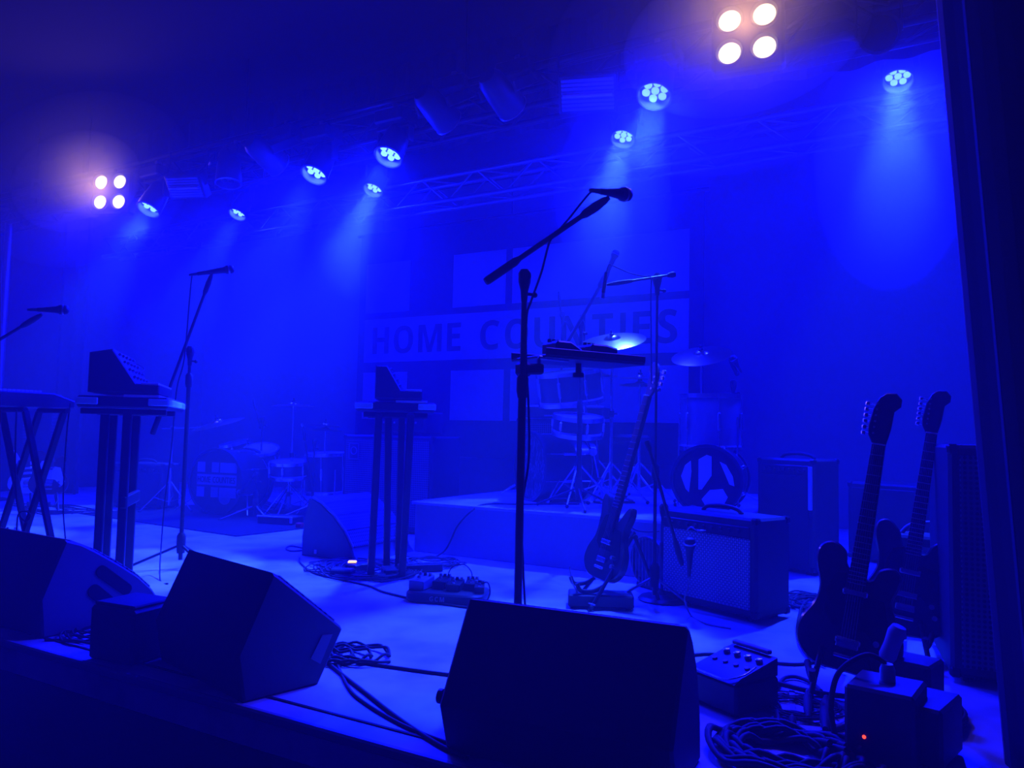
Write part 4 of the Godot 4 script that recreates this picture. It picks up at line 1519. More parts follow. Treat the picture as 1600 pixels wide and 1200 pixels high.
func build_drums() -> void:
	# ---- kit on the floor at left
	var c := Vector3(-6.05, 0.318, -5.02)
	var ax := Vector3(0, 0, 1)
	var k := drum("bass_drum", "left kit bass drum with pale block logo and HOME COUNTIES on its head", c, ax, 0.30, 0.42, {"head": M.dark_skin, "lugs": 8, "hoop": 0.02, "hoop_mat": M.shell})
	kick_legs(k, 0.30, ax)
	k.rotation.y = deg_to_rad(9)
	var s: Shape
	var blocks := [[-0.225, -0.135], [-0.055, 0.03], [0.045, 0.24]]
	for row in [[0.09, 0.185], [-0.145, -0.05]]:
		for b in blocks:
			s = sh()
			var m := 0.0 if row[0] > 0 else 0.0
			s.box(Vector3((b[0] + b[1]) / 2, (row[0] + row[1]) / 2 + m, 0.0012), Vector3(b[1] - b[0], row[1] - row[0], 0.002))
			put("pale_block", s, M.banner_light, k)
	s = sh()
	s.box(Vector3(0.007, 0.02, 0.0012), Vector3(0.465, 0.10, 0.002))
	put("name_strip", s, M.banner_light, k)
	lettering(k, "HOME COUNTIES", Vector3(-0.218, 0.02, 0.0028), 0.445, 0.056, M.ink, 0.001, Basis(), 0.82)
	s = sh()
	s.lathe([Vector2(0, 0.0012), Vector2(0.07, 0.0012)], Transform3D(Basis(Vector3.RIGHT, PI / 2), Vector3(0.11, -0.14, 0)), 24)
	put("port", s, M.scuffed, k, "pale round port")
	var tom := drum("rack_tom", "rack tom of the left kit above its bass drum", dp(408, 702, 7.75), Vector3(0.2, 1, 0.3).normalized(), 0.165, 0.14, {"head": M.skin})
	s = sh()
	s.rod(Vector3(-0.02, -0.14, -0.05), Vector3(-0.2, -0.3, 0.0), 0.012, 8)
	put("mount", s, M.chrome, tom)
	drum("rack_tom", "darker second tom beside the bass drum of the left kit", dp(366, 692, 7.9), Vector3(-0.1, 1, 0.25).normalized(), 0.14, 0.14, {"head": M.dark_skin})
	var sn := drum("snare_drum", "snare drum of the left kit behind the crossing stand tubes", dp(452, 722, 7.5), Vector3(0.05, 1, 0.1).normalized(), 0.18, 0.14)
	drum_stand("low snare stand of the left kit", sn.position + Vector3(0, -0.14, 0), 0.0, 0.4, null, "snare_stand")
	var ft := drum("floor_tom", "floor tom of the left kit behind its bass drum", Vector3(-5.35, 0.6, -5.75), Vector3(0, 1, 0.05).normalized(), 0.2, 0.38)
	for q in 3:
		s = sh()
		var a := TAU * q / 3 + 0.4
		s.rod(Vector3(cos(a) * 0.22, -0.15, sin(a) * 0.22), Vector3(cos(a) * 0.23, -0.6, sin(a) * 0.23), 0.007, 8)
		put("leg", s, M.chrome, ft)
	var p := dp(341, 663, 7.2)
	cymbal("large tilted cymbal at the left of the left kit", p, Vector3(-0.12, 1, 0.28).normalized(), 0.245)
	drum_stand("cymbal stand with a slanting arm left of the left kit", Vector3(-6.66, 0.82, -4.98), 0.0, 0.2, p + Vector3(0, -0.02, 0))
	p = dp(459, 635, 7.6)
	cymbal("level cymbal highest on the left kit", p, Vector3(0.0, 1, 0.02).normalized(), 0.215)
	drum_stand("tall upright cymbal stand of the left kit", p, 0.0, 0.9)
	p = dp(509, 666, 7.6)
	cymbal("small level hi-hat cymbal at the right of the left kit", p, Vector3(0.03, 1, 0.02).normalized(), 0.165)
	cymbal("lower hi-hat cymbal right of the left kit, just under its pair", p - Vector3(0, 0.045, 0), Vector3(0.0, 1, 0).normalized(), 0.165)
	drum_stand("hi-hat stand at the right of the left kit", p + Vector3(0, 0.03, 0), 0.0, 0.1, null, "hi_hat_stand")
	kick_pedal("bass drum pedal behind the left kit's bass drum", Vector3(-6.0, 0, -5.62), PI)
	# microphone on a short boom at this kit, and the bright leaning tube
	var f := fl(487, 812)
	mic_stand("short bright boom stand right of the left kit, its arm leaning", f, Vector3(f.x, height_at(f, 690), f.z), dp(486, 756, 7.3), dp(474, 668, 7.35), "tripod", {"metal": M.chrome, "weight": 0.03})
	microphone("small microphone at the top of the left kit's short boom", dp(476, 676, 7.34), dp(471, 662, 7.34), "pencil")
	f = fl(398, 814)
	mic_stand("short stand before the left kit's bass drum", f, Vector3(f.x, height_at(f, 742), f.z), dp(397, 744, 6.95), dp(380, 768, 6.95), "tripod", {"metal": M.chrome, "weight": 0.02})
	microphone("stubby microphone at the port of the left kit's bass drum", dp(380, 769, 6.95), dp(370, 771, 6.98))
	f = fl(404, 800)
	mic_stand("thin stand behind the left kit with a short bright arm", f, Vector3(f.x, height_at(f, 655), f.z), zp(407, 668, -f.z), zp(396, 624, -f.z), "tripod", {"metal": M.chrome, "weight": 0.02, "turn": 0.6})
	# ---- kit on the riser
	var ry := 0.35
	c = zp(829, 727, 5.0)
	c.y = ry + 0.255
	ax = Vector3(-0.55, 0, 0.83).normalized()
	k = drum("bass_drum", "bass drum on the riser with a streaked crinkled front head", c, ax, 0.24, 0.4, {"head": M.streak, "lugs": 8, "hoop": 0.018, "hoop_mat": M.shell})
	kick_legs(k, 0.24, ax)
	c = zp(888, 588, 5.15)
	tom = drum("rack_tom", "big dark tom on the riser under the clamped tray", c + Vector3(0, 0.03, 0), Vector3(-0.05, 1, 0.18).normalized(), 0.235, 0.22, {"head": M.dark_skin, "lugs": 8})
	s = sh()
	s.rod(Vector3(0.1, -0.2, -0.05), Vector3(0.14, -0.46, -0.1), 0.014, 8)
	put("mount", s, M.chrome, tom)
	sn = drum("snare_drum", "snare drum on the riser with a pale head tilted to the right", zp(904, 651, 4.95), Vector3(0.12, 1, 0.12).normalized(), 0.17, 0.12)
	drum_stand("snare stand on the riser", sn.position + Vector3(0, -0.13, 0), ry, 0.7, null, "snare_stand")
	p = zp(957, 534, 5.3)
	cymbal("large bright cymbal behind the clamped tray", p, Vector3(0.02, 1, 0.42).normalized(), 0.25)
	drum_stand("cymbal stand behind the clamped tray", p, ry, 0.3)
	p = zp(934, 586, 5.9)
	cymbal("thin cymbal edge between tray and bass guitar head", p, Vector3(0.05, 1, 0.0).normalized(), 0.17)
	drum_stand("cymbal stand of the small thin cymbal", p, ry, 0.5)
	p = zp(1000, 592, 5.6)
	cymbal("hi-hat cymbal beside the bass guitar head", p, Vector3(0.05, 1, 0.05).normalized(), 0.16)
	cymbal("under hi-hat cymbal beside the bass guitar head", p - Vector3(0, 0.05, 0), Vector3(0.0, 1, 0.0).normalized(), 0.16)
	drum_stand("hi-hat stand beside the bass guitar head", p + Vector3(0, 0.08, 0), ry, 0.2, null, "hi_hat_stand")
	p = zp(1096, 556, 5.6)
	cymbal("cymbal tipped towards the viewer at the right of the riser kit", p, Vector3(0.0, 0.9, 0.42).normalized(), 0.22)
	drum_stand("cymbal stand of the tipped cymbal", p, ry, 0.1)
	f = zp(1146, 700, 5.6)
	f.y = ry
	mic_stand("short stand with a microphone at the tipped cymbal", f, zp(1146, 600, 5.6), zp(1152, 585, 5.6), zp(1140, 562, 5.6), "tripod", {"metal": M.chrome, "weight": 0.03, "turn": 0.2})
	microphone("stubby microphone right of the tipped cymbal", zp(1154, 574, 5.6), zp(1143, 556, 5.55))
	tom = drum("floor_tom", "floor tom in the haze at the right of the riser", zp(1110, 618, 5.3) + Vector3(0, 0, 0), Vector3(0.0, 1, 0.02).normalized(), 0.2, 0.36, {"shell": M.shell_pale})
	for q in 3:
		s = sh()
		var a := TAU * q / 3 + 0.4
		s.rod(Vector3(cos(a) * 0.22, -0.15, sin(a) * 0.22), Vector3(cos(a) * 0.23, -(tom.position.y - ry), sin(a) * 0.23), 0.007, 8)
		put("leg", s, M.chrome, tom)
	c = zp(1104, 765, 4.85)
	c.y = ry + 0.225
	k = drum("bass_drum", "bass drum behind the combo amplifier with pale patches on its dark head", c, Vector3(0, 0, 1), 0.21, 0.36, {"head": M.dark_skin, "lugs": 8, "hoop": 0.016, "hoop_mat": M.shell})
	for q in [[[-0.16, 0.02], [-0.135, 0.09], [-0.10, 0.12], [-0.095, 0.05], [-0.11, -0.08], [-0.13, -0.06]], [[-0.05, 0.13], [0.0, 0.16], [0.03, 0.15], [0.03, 0.03], [-0.03, -0.06], [-0.05, -0.06]], [[0.08, 0.12], [0.12, 0.1], [0.16, 0.03], [0.17, -0.03], [0.14, -0.02]], [[-0.03, -0.12], [0.02, -0.06], [0.1, -0.05], [0.13, -0.1], [0.1, -0.16], [0.0, -0.17]]]:
		var pp := PackedVector2Array()
		for e in q:
			pp.append(Vector2(e[0], e[1]))
		s = sh()
		s.prism(pp, 0.002, Transform3D(Basis(), Vector3(0, 0, 0.0005)))
		put("pale_patch", s, M.skin, k)
	k.rotation.y = deg_to_rad(6)
	kick_pedal("bass drum pedal on the riser behind the bass guitar", zp(960, 760, 5.3) * Vector3(1, 0, 1) + Vector3(0, ry, 0), 2.4)
	var st := thing("drum_stool", "round stool among the hardware on the riser", "stool", Vector3(zp(985, 700, 6.1).x, ry, -6.1))
	s = sh()
	s.lathe([Vector2(0, 0.42), Vector2(0.15, 0.42), Vector2(0.165, 0.44), Vector2(0.165, 0.48), Vector2(0.14, 0.5), Vector2(0, 0.505)], Transform3D(), 24)
	put("seat", s, M.rubber, st)
	s = sh()
	s.rod(Vector3(0, 0.1, 0), Vector3(0, 0.43, 0), 0.016, 10)
	put("post", s, M.chrome, st)
	for q in 3:
		s = sh()
		s.rod(Vector3(0, 0.26, 0), Vector3(cos(TAU * q / 3) * 0.22, 0.012, sin(TAU * q / 3) * 0.22), 0.01, 8)
		put("leg", s, M.chrome, st)

# ------------------------------------------------------------------ guitars
func body_outline(kind: String) -> PackedVector2Array:
	var half: Array
	if kind == "single":      # one cutaway
		half = [[0.0, -0.2], [0.10, -0.195], [0.155, -0.14], [0.162, -0.07], [0.13, 0.0], [0.112, 0.05], [0.125, 0.1], [0.128, 0.14], [0.10, 0.165], [0.06, 0.15], [0.035, 0.11], [-0.035, 0.14], [-0.05, 0.19], [-0.09, 0.215], [-0.13, 0.195], [-0.138, 0.14], [-0.115, 0.06], [-0.125, 0.0], [-0.16, -0.07], [-0.158, -0.14], [-0.10, -0.195]]
	elif kind == "offset":
		half = [[0.02, -0.22], [0.11, -0.20], [0.165, -0.13], [0.16, -0.05], [0.125, 0.01], [0.11, 0.06], [0.13, 0.12], [0.135, 0.17], [0.105, 0.185], [0.06, 0.15], [0.035, 0.11], [-0.035, 0.13], [-0.055, 0.18], [-0.095, 0.22], [-0.135, 0.205], [-0.14, 0.15], [-0.12, 0.08], [-0.118, 0.02], [-0.15, -0.06], [-0.162, -0.13], [-0.12, -0.2], [-0.05, -0.225]]
	else:                     # two horns
		half = [[0.0, -0.21], [0.10, -0.2], [0.158, -0.14], [0.155, -0.06], [0.12, 0.0], [0.11, 0.06], [0.125, 0.13], [0.115, 0.175], [0.085, 0.165], [0.05, 0.11], [0.033, 0.09], [-0.033, 0.09], [-0.055, 0.13], [-0.09, 0.205], [-0.125, 0.22], [-0.138, 0.18], [-0.118, 0.08], [-0.118, 0.0], [-0.155, -0.07], [-0.158, -0.14], [-0.10, -0.2]]
	var pts := half.map(func(q): return Vector3(q[0], q[1], 0))
	var p := PackedVector2Array()
	for q in curve(pts, 4, true):
		p.append(Vector2(q.x, q.y))
	return p

# base of the body at a, tip of the head towards b, front facing roughly towards face
func guitar(label: String, a: Vector3, b: Vector3, face: Vector3, kind: String, opt := {}) -> Node3D:
	var t := thing("bass_guitar" if opt.get("bass", false) else "electric_guitar", label, "guitar", a)
	var L := a.distance_to(b)
	var y := (b - a).normalized()
	var x := y.cross(face).normalized()
	t.basis = Basis(x, y, x.cross(y))
	var bw: float = opt.get("wide", 1.0)
	var by := 0.215
	var outline := body_outline(kind)
	for i in outline.size():
		outline[i] = Vector2(outline[i].x * bw, outline[i].y + by)
	var s := sh()
	s.prism(outline, 0.042, Transform3D(Basis(), Vector3(0, 0, -0.042)), 0.006)
	put("body", s, opt.get("finish", M.gloss_black), t)
	var nut := L - 0.185
	var heel := by + 0.09
	s = sh()
	s.prism(PackedVector2Array([Vector2(-0.029, heel - 0.06), Vector2(0.029, heel - 0.06), Vector2(0.021, nut), Vector2(-0.021, nut)]), 0.022, Transform3D(Basis(), Vector3(0, 0, -0.016)), 0.005)
	put("neck", s, opt.get("neck", M.dark_wood), t)
	s = sh()
	s.prism(PackedVector2Array([Vector2(-0.0285, heel - 0.06), Vector2(0.0285, heel - 0.06), Vector2(0.0205, nut), Vector2(-0.0205, nut)]), 0.006, Transform3D(Basis(), Vector3(0, 0, 0.006)), 0.001)
	var fb := put("fingerboard", s, M.dark_wood, t)
	var bridge := by - 0.11
	var scale := nut - bridge
	var frets: int = opt.get("frets", 21)
	for k in range(1, frets + 1):
		var fy := nut - scale * (1.0 - pow(2.0, -k / 12.0))
		if fy < heel - 0.05:
			break
		var w := lerpf(0.041, 0.056, (nut - fy) / (nut - heel))
		s = sh()
		s.box(Vector3(0, fy, 0.0128), Vector3(w, 0.0026, 0.0022), Basis(), 0.0005)
		put("fret", s, M.chrome, fb)
	s = sh()
	s.box(Vector3(0, nut, 0.012), Vector3(0.042, 0.005, 0.009), Basis(), 0.001)
	put("nut", s, M.ivory, t)
	# head with its row of tuners on the left side as seen
	var sd: float = opt.get("tuner_side", -1.0)
	var hp := PackedVector2Array()
	for q in [[0.021, 0.0], [0.024, 0.02], [0.026, 0.03], [0.03, 0.06], [0.032, 0.12], [0.05, 0.14], [0.05, 0.165], [0.03, 0.185], [0.0, 0.182], [-0.02, 0.165], [-0.036, 0.12], [-0.042, 0.06], [-0.038, 0.03], [-0.021, 0.0]]:
		hp.append(Vector2(q[0] * (1.0 if sd < 0 else -1.0), q[1] + nut))
	s = sh()
	s.prism(hp, 0.014, Transform3D(Basis(), Vector3(0, 0, -0.012)), 0.003)
	var hs := put("headstock", s, opt.get("head", M.dark_wood), t)
	var n: int = 4 if opt.get("bass", false) else 6
	for k in n:
		var ty := nut + 0.03 + 0.125 * (k + 0.3) / n
		var big := 1.6 if n == 4 else 1.0
		s = sh()
		s.rod(Vector3(sd * 0.022, ty, -0.012), Vector3(sd * 0.022, ty, 0.012), 0.004 * big, 8)
		s.rod(Vector3(sd * 0.03, ty, -0.012), Vector3(sd * 0.05, ty, -0.012), 0.0028 * big, 6)
		s.box(Vector3(sd * 0.056 * (1 + 0.12 * (big - 1)), ty, -0.012), Vector3(0.014, 0.016, 0.008) * big, Basis(), 0.003)
		put("tuning_peg", s, M.chrome, hs)
	# plate, pickups, bridge, knobs, strings
	var pg := PackedVector2Array()
	for q in [[0.04, 0.06], [0.09, 0.05], [0.11, -0.02], [0.135, -0.08], [0.11, -0.12], [0.05, -0.06], [-0.05, -0.06], [-0.085, -0.03], [-0.09, 0.05], [-0.07, 0.11], [-0.036, 0.12], [-0.034, 0.05]]:
		pg.append(Vector2(q[0] * bw, q[1] + by))
	s = sh()
	s.prism(pg, 0.003, Transform3D(Basis(), Vector3(0, 0, 0.0005)), 0.001)
	put("pickguard", s, opt.get("guard", M.gloss_guard), t)
	for py in opt.get("pickups", [0.035, -0.06]):
		s = sh()
		s.box(Vector3(0, by + py, 0.007), Vector3(0.078, 0.022, 0.012), Basis(), 0.004)
		put("pickup", s, opt.get("pickup", M.chrome), t)
	s = sh()
	s.box(Vector3(0, bridge, 0.008), Vector3(0.07, 0.026, 0.01), Basis(), 0.003)
	s.box(Vector3(0, bridge - 0.04, 0.008), Vector3(0.075, 0.012, 0.012), Basis(), 0.003)
	put("bridge", s, M.chrome, t)
	for q in [[0.085, -0.085], [0.1, -0.125]]:
		s = sh()
		s.lathe([Vector2(0.011, 0), Vector2(0.010, 0.016), Vector2(0, 0.016)], Transform3D(Basis(Vector3.RIGHT, PI / 2), Vector3(q[0] * bw, by + q[1], 0.002)), 12)
		put("knob", s, M.chrome, t)
	for k in n:
		var u := (k + 0.5) / n - 0.5
		s = sh()
		s.rod(Vector3(u * 0.052, bridge, 0.0165), Vector3(u * 0.034, nut, 0.0155), 0.0007 if n == 6 else 0.0012, 4)
		put("string", s, M.chrome, t)
	return t

# folding A-frame stand under a guitar: at = floor point below the body's base
func guitar_stand(label: String, at: Vector3, turn: float, h := 0.34, wide := 0.15) -> Node3D:
	var t := thing("guitar_stand", label, "stand", at, turn, "folding guitar stands")
	for sg in [-1, 1]:
		var s := sh()
		s.rod(Vector3(sg * 0.03, h, -0.12), Vector3(sg * wide, 0.012, 0.12), 0.010, 8)
		put("leg", s, M.black_metal, t)
		s = sh()
		s.ball(Vector3(sg * wide, 0.014, 0.12), 0.014, Basis(), 8)
		put("foot", s, M.rubber, t)
		s = sh()
		s.tube(curve([Vector3(sg * 0.11, 0.11, 0.05), Vector3(sg * 0.10, 0.085, 0.10), Vector3(sg * 0.09, 0.085, 0.16), Vector3(sg * 0.09, 0.12, 0.18)], 5), 0.011, 8)
		put("cradle", s, M.rubber, t)
	var s2 := sh()
	s2.rod(Vector3(0, h, -0.12), Vector3(0, 0.012, -0.26), 0.010, 8)
	put("rear_leg", s2, M.black_metal, t)
	s2 = sh()
	s2.rod(Vector3(-0.055, h - 0.02, -0.12), Vector3(0.055, h - 0.02, -0.12), 0.013, 8)
	put("yoke", s2, M.rubber, t)
	return t

func build_guitars() -> void:
	# two at the right front
	var a := fl(1316, 1057, 0.07)
	var b := dp(1386, 613, (a - EYE).dot(cam_fwd) + 0.12)
	guitar("dark electric guitar nearest the viewer, leaning in the right foreground", a, b, (EYE + Vector3(-0.3, 0, 0) - a).normalized(), "single", {"finish": M.gloss_black, "pickups": [0.06, -0.1], "head": M.dark_wood})
	guitar_stand("folding stand under the nearest right-hand guitar", Vector3(a.x + 0.0, 0, a.z - 0.03), deg_to_rad(6), 0.3, 0.1)
	var a2 := fl(1415, 1030, 0.09)
	a2 = dp(1408, 1030, 3.02)
	a2.y = 0.09
	var b2 := dp(1466, 609, 3.16)
	guitar("second dark electric guitar behind the nearest one, by the side curtain", a2, b2, (EYE + Vector3(0.1, 0, 0) - a2).normalized(), "offset", {"finish": M.gloss_black, "pickups": [0.03, -0.06], "wide": 1.05})
	guitar_stand("folding stand under the guitar by the side curtain", Vector3(a2.x, 0, a2.z - 0.03), 0.0, 0.3, 0.1)
	# bass on its stand behind the centre monitor
	a = dp(932, 925, 3.85)
	a.y = 0.12
	b = dp(1027, 566, 4.0)
	guitar("dark bass guitar leaning beside the thin tall stand, big bright tuners", a, b, Vector3(-0.5, 0.1, 0.8), "horns", {"bass": true, "frets": 20, "finish": M.gloss_black, "tuner_side": 1.0, "pickups": [-0.02]})
	guitar_stand("folding stand under the bass guitar", Vector3(a.x + 0.05, 0, a.z - 0.04), deg_to_rad(-55), 0.36)
	# white one and a sunburst one far left
	a = dp(44, 764, 7.4)
	b = dp(36, 636, 7.5)
	a.y = 0.16
	b.y = a.y + 0.98
	guitar("white electric guitar seen through the crossed keyboard stand", a, b, (EYE - a).normalized(), "horns", {"finish": M.gloss_white, "pickups": [0.03, -0.02, -0.075], "pickup": M.ivory, "guard": M.gloss_black, "neck": M.maple})
	guitar_stand("folding stand under the white electric guitar", Vector3(a.x, 0, a.z), deg_to_rad(55), 0.3)
	a = dp(74, 764, 7.2)
	b = dp(88, 640, 7.4)
	a.y = 0.16
	b.y = a.y + 0.96
	guitar("darker guitar with a pale patch right of the white one", a, b, (EYE + Vector3(-2, 0, 0) - a).normalized(), "single", {"finish": M.sunburst, "pickups": [0.05, -0.08], "guard": M.ivory})
	guitar_stand("folding stand under the darker guitar at far left", Vector3(a.x, 0, a.z), deg_to_rad(40), 0.3)

# ------------------------------------------------------------------ things lying on the stage
# one long lead lying in loose loops round c
func tangled(label: String, c: Vector3, a: float, b: float, turns: int, r := 0.0045, group := "leads in the cable heap", material: Material = null) -> MeshInstance3D:
	var pts := []
	var n := turns * 7
	var ph := rng.randf() * TAU
	var ox := rng.randf_range(-0.25, 0.25) * a
	var oz := rng.randf_range(-0.25, 0.25) * b
	for i in n:
		var u := float(i) / 7.0 * TAU + ph
		var k := rng.randf_range(0.45, 1.0)
		pts.append(Vector3(c.x + ox + cos(u) * a * k, r + absf(sin(i * 1.7)) * r * 5.0, c.z + oz + sin(u) * b * k))
	var o := cable(label, pts, r, 5, "cable", material)
	o.set_meta("group", group)
	return o

func coil(label: String, c: Vector3, rad: float, turns: int, r: float, tail: Array, group: String) -> MeshInstance3D:
	var pts := []
	for i in turns * 14:
		var u := float(i) / 14.0 * TAU
		var k := rad * (1.0 + 0.14 * sin(u * 0.37 + c.x * 9.0))
		pts.append(Vector3(c.x + cos(u) * k, r + r * 1.6 * (i % 3) + r * 0.6 * int(i / 14), c.z + sin(u) * k * 0.8))
	pts.append_array(tail)
	var o := cable(label, pts, r, 3)
	o.set_meta("group", group)
	return o

func small_pedal(label: String, at: Vector3, turn: float, size: Vector3, knobs: int, material: Material, group := "pedals on the floor board") -> Node3D:
	var t := thing("effects_pedal", label, "pedal", at, turn, group)
	var s := sh()
	s.prism(PackedVector2Array([Vector2(size.z / 2, 0), Vector2(-size.z / 2, 0), Vector2(-size.z / 2, size.y), Vector2(size.z / 2, size.y * 0.75)]), size.x, Transform3D(Basis(Vector3(0, 0, 1), Vector3.UP, Vector3(-1, 0, 0)), Vector3(size.x / 2, 0, 0)), 0.004)
	put("case", s, material, t)
	for k in knobs:
		s = sh()
		s.lathe([Vector2(0.009, 0), Vector2(0.008, 0.014), Vector2(0, 0.014)], Transform3D(Basis(), Vector3((k + 0.5) / knobs * size.x - size.x / 2, size.y * 0.97, -size.z * 0.3)), 10)
		put("knob", s, M.rubber if k % 2 else M.scuffed, t)
	s = sh()
	s.lathe([Vector2(0.011, 0), Vector2(0.011, 0.008), Vector2(0.007, 0.016), Vector2(0, 0.017)], Transform3D(Basis(), Vector3(0, size.y * 0.82, size.z * 0.25)), 12)
	put("footswitch", s, M.chrome, t)
	return t

func plain_box(called: String, label: String, category: String, at: Vector3, turn: float, size: Vector3, material: Material, group := "") -> Node3D:
	var t := thing(called, label, category, at, turn, group)
	var s := sh()
	s.box(Vector3(0, size.y / 2 + 0.004, 0), Vector3(size.x, size.y - 0.008, size.z), Basis(), 0.008)
	put("case", s, material, t)
	for sx in [-1, 1]:
		for sz in [-1, 1]:
			s = sh()
			s.lathe([Vector2(0.012, 0), Vector2(0.014, 0.009), Vector2(0, 0.009)], Transform3D(Basis(), Vector3(sx * (size.x / 2 - 0.025), 0, sz * (size.z / 2 - 0.025))), 8)
			put("foot", s, M.rubber, t)
	return t

func build_floor_things() -> void:
	var s: Shape
	var t: Node3D
	# rug under the left kit
	s = sh()
	s.box(Vector3(-5.85, 0.005, -5.2), Vector3(2.3, 0.01, 1.9), Basis(Vector3.UP, deg_to_rad(-4)), 0.003)
	solo("drum_rug", s, M.rug, "dark rug under the left drum kit", "rug")
	# heap of leads under the third keyboard
	var c := fl(575, 892)
	for i in 7:
		tangled("black lead tangled in the heap under the synthesizer stand", c, 0.36, 0.30, 5, rng.randf_range(0.0035, 0.005))
	c = fl(670, 880)
	for i in 3:
		tangled("black lead looping beside the power strip in front of the riser", c, 0.24, 0.2, 3, 0.0042, "leads by the power strip")
	flat_cable("lead leaving the far monitor and sweeping past the pedalboard", [[468, 872], [470, 880], [490, 895], [530, 905], [575, 915], [600, 925], [650, 937], [700, 945], [740, 950], [800, 952]], 0.006)
	flat_cable("short flat loop of lead left of the far monitor", [[476, 857], [455, 853], [447, 857], [455, 861], [474, 860]], 0.006)
	# power strip and adapters
	var a := fl(622, 895)
	var b := fl(690, 892)
	t = thing("power_strip", "long dark power strip lying in front of the riser", "power strip", (a + b) / 2, atan2(-(b - a).z, (b - a).x))
	s = sh()
	s.box(Vector3(0, 0.025, 0), Vector3(a.distance_to(b), 0.05, 0.07), Basis(), 0.006)
	put("body", s, M.black, t)
	for k in 5:
		s = sh()
		s.lathe([Vector2(0.02, 0), Vector2(0.02, 0.004), Vector2(0.016, 0.004), Vector2(0.016, 0.001), Vector2(0, 0.001)], Transform3D(Basis(), Vector3((k - 2) * 0.055, 0.05, 0)), 12)
		put("socket", s, M.scuffed, t)
	var names_ := ["black adapter box at the left of the cable heap", "flat adapter box in the middle of the cable heap", "adapter box by the stand's right leg in the cable heap"]
	var spots := [[535, 902], [560, 893], [608, 900]]
	for i in 3:
		plain_box("power_adapter", names_[i], "adapter", fl(spots[i][0], spots[i][1]), 0.4 + i, Vector3(0.13, 0.05, 0.08), M.black, "adapters in the cable heap")
	# tuner light glowing in the heap
	t = plain_box("tuner_pedal", "small pedal with a warm glowing light in the cable heap", "pedal", fl(550, 892), 0.6, Vector3(0.07, 0.05, 0.11), M.black)
	s = sh()
	s.box(Vector3(0, 0.054, 0.0), Vector3(0.05, 0.012, 0.04), Basis(), 0.004)
	put("display_light", s, M.warm_led, t, "warm glowing light")
	# pedalboard
	c = (fl(640, 938) + fl(760, 935)) / 2
	var d := (fl(762, 938) - fl(640, 930)).normalized()
	var turn := atan2(-d.z, d.x)
	t = thing("pedalboard", "rounded pedalboard with pale lettering in front of the riser", "pedalboard", c, turn)
	s = sh()
	s.prism(round_rect(0.4, 0.26, 0.07), 0.05, Transform3D(Basis(Vector3.RIGHT, Vector3(0, 0, -1), Vector3.UP), Vector3.ZERO), 0.008)
	put("board", s, M.black, t)
	lettering(t, "GCM", Vector3(-0.06, 0.026, 0.132), 0.075, 0.022, M.scuffed, 0.002)
	var X := t.transform
	var px := [[-0.14, 0.03, 0.085, 0.06, 0.12, "squarish pale-sided pedal at the left of the pedalboard"], [-0.045, -0.02, 0.07, 0.05, 0.11, "second pedal from the left on the pedalboard"], [0.035, 0.02, 0.07, 0.045, 0.11, "third pedal from the left on the pedalboard"], [0.11, -0.02, 0.065, 0.045, 0.1, "fourth pedal from the left on the pedalboard"], [0.165, 0.04, 0.05, 0.04, 0.09, "small pedal at the right end of the pedalboard"]]
	for i in px.size():
		var q = px[i]
		small_pedal(q[5], X * Vector3(q[0], 0.051, q[1] - 0.02), turn + 0.1 * (i - 2), Vector3(q[2], q[3], q[4]), 3, M.scuffed if i == 0 else M.black_metal)
	cable("thin patch lead arching over the pedalboard", [X * Vector3(-0.02, 0.11, -0.05), X * Vector3(0.0, 0.15, -0.05), X * Vector3(0.06, 0.17, -0.05), X * Vector3(0.1, 0.14, -0.05), X * Vector3(0.11, 0.10, -0.05)], 0.003)
	cable("patch lead hanging at the right end of the pedalboard", [X * Vector3(0.17, 0.09, 0.0), X * Vector3(0.21, 0.1, 0.03), X * Vector3(0.225, 0.05, 0.05), X * Vector3(0.2, 0.008, 0.09), X * Vector3(0.14, 0.006, 0.16)], 0.004)
	# pedal at the left border, low box with a bright edge by the left kit
	small_pedal("small pedal at the left border behind the big monitor", fl(8, 838), 0.7, Vector3(0.16, 0.05, 0.1), 3, M.scuffed, "")
	var lb := plain_box("stage_box", "low dark box with a bright top edge right of the left drum kit", "box", fl(438, 819), 0.25, Vector3(0.34, 0.075, 0.2), M.black)
	s = sh()
	s.box(Vector3(0, 0.074, 0.1), Vector3(0.34, 0.012, 0.014), Basis(), 0.002)
	s.box(Vector3(0.163, 0.05, 0.1), Vector3(0.02, 0.05, 0.014), Basis(), 0.002)
	put("edge_strip", s, M.ivory, lb, "bright edge strip")
	var rb := plain_box("red_box", "tiny red box beside the low bright-edged box", "box", fl(468, 826), 0.2, Vector3(0.06, 0.05, 0.05), M.red)
	rb.set_meta("label", "tiny red box beside the low bright-edged box")
	# lead on the riser that drops over its front edge
	cable("lead crossing the riser's edge and dropping to the floor", [zp(905, 797, 5.0) * Vector3(1, 0, 1) + Vector3(0, 0.356, 0), zp(815, 796, 4.7) * Vector3(1, 0, 1) + Vector3(0, 0.356, 0), zp(757, 795, 4.5) * Vector3(1, 0, 1) + Vector3(0, 0.357, 0), zp(735, 800, 4.38), zp(715, 822, 4.38), zp(704, 845, 4.39), zp(695, 860, 4.39), zp(680, 872, 4.3) * Vector3(1, 0, 1) + Vector3(0, 0.006, 0), zp(662, 880, 4.25) * Vector3(1, 0, 1) + Vector3(0, 0.006, 0)], 0.006)
	cable("lead sagging from the cymbals to the bass guitar's stand", [dp(981, 820, 4.2), dp(995, 829, 4.2), dp(1015, 831, 4.15), dp(1030, 830, 4.1)], 0.004)
	# leads round the wedge monitor
	c = fl(518, 1030)
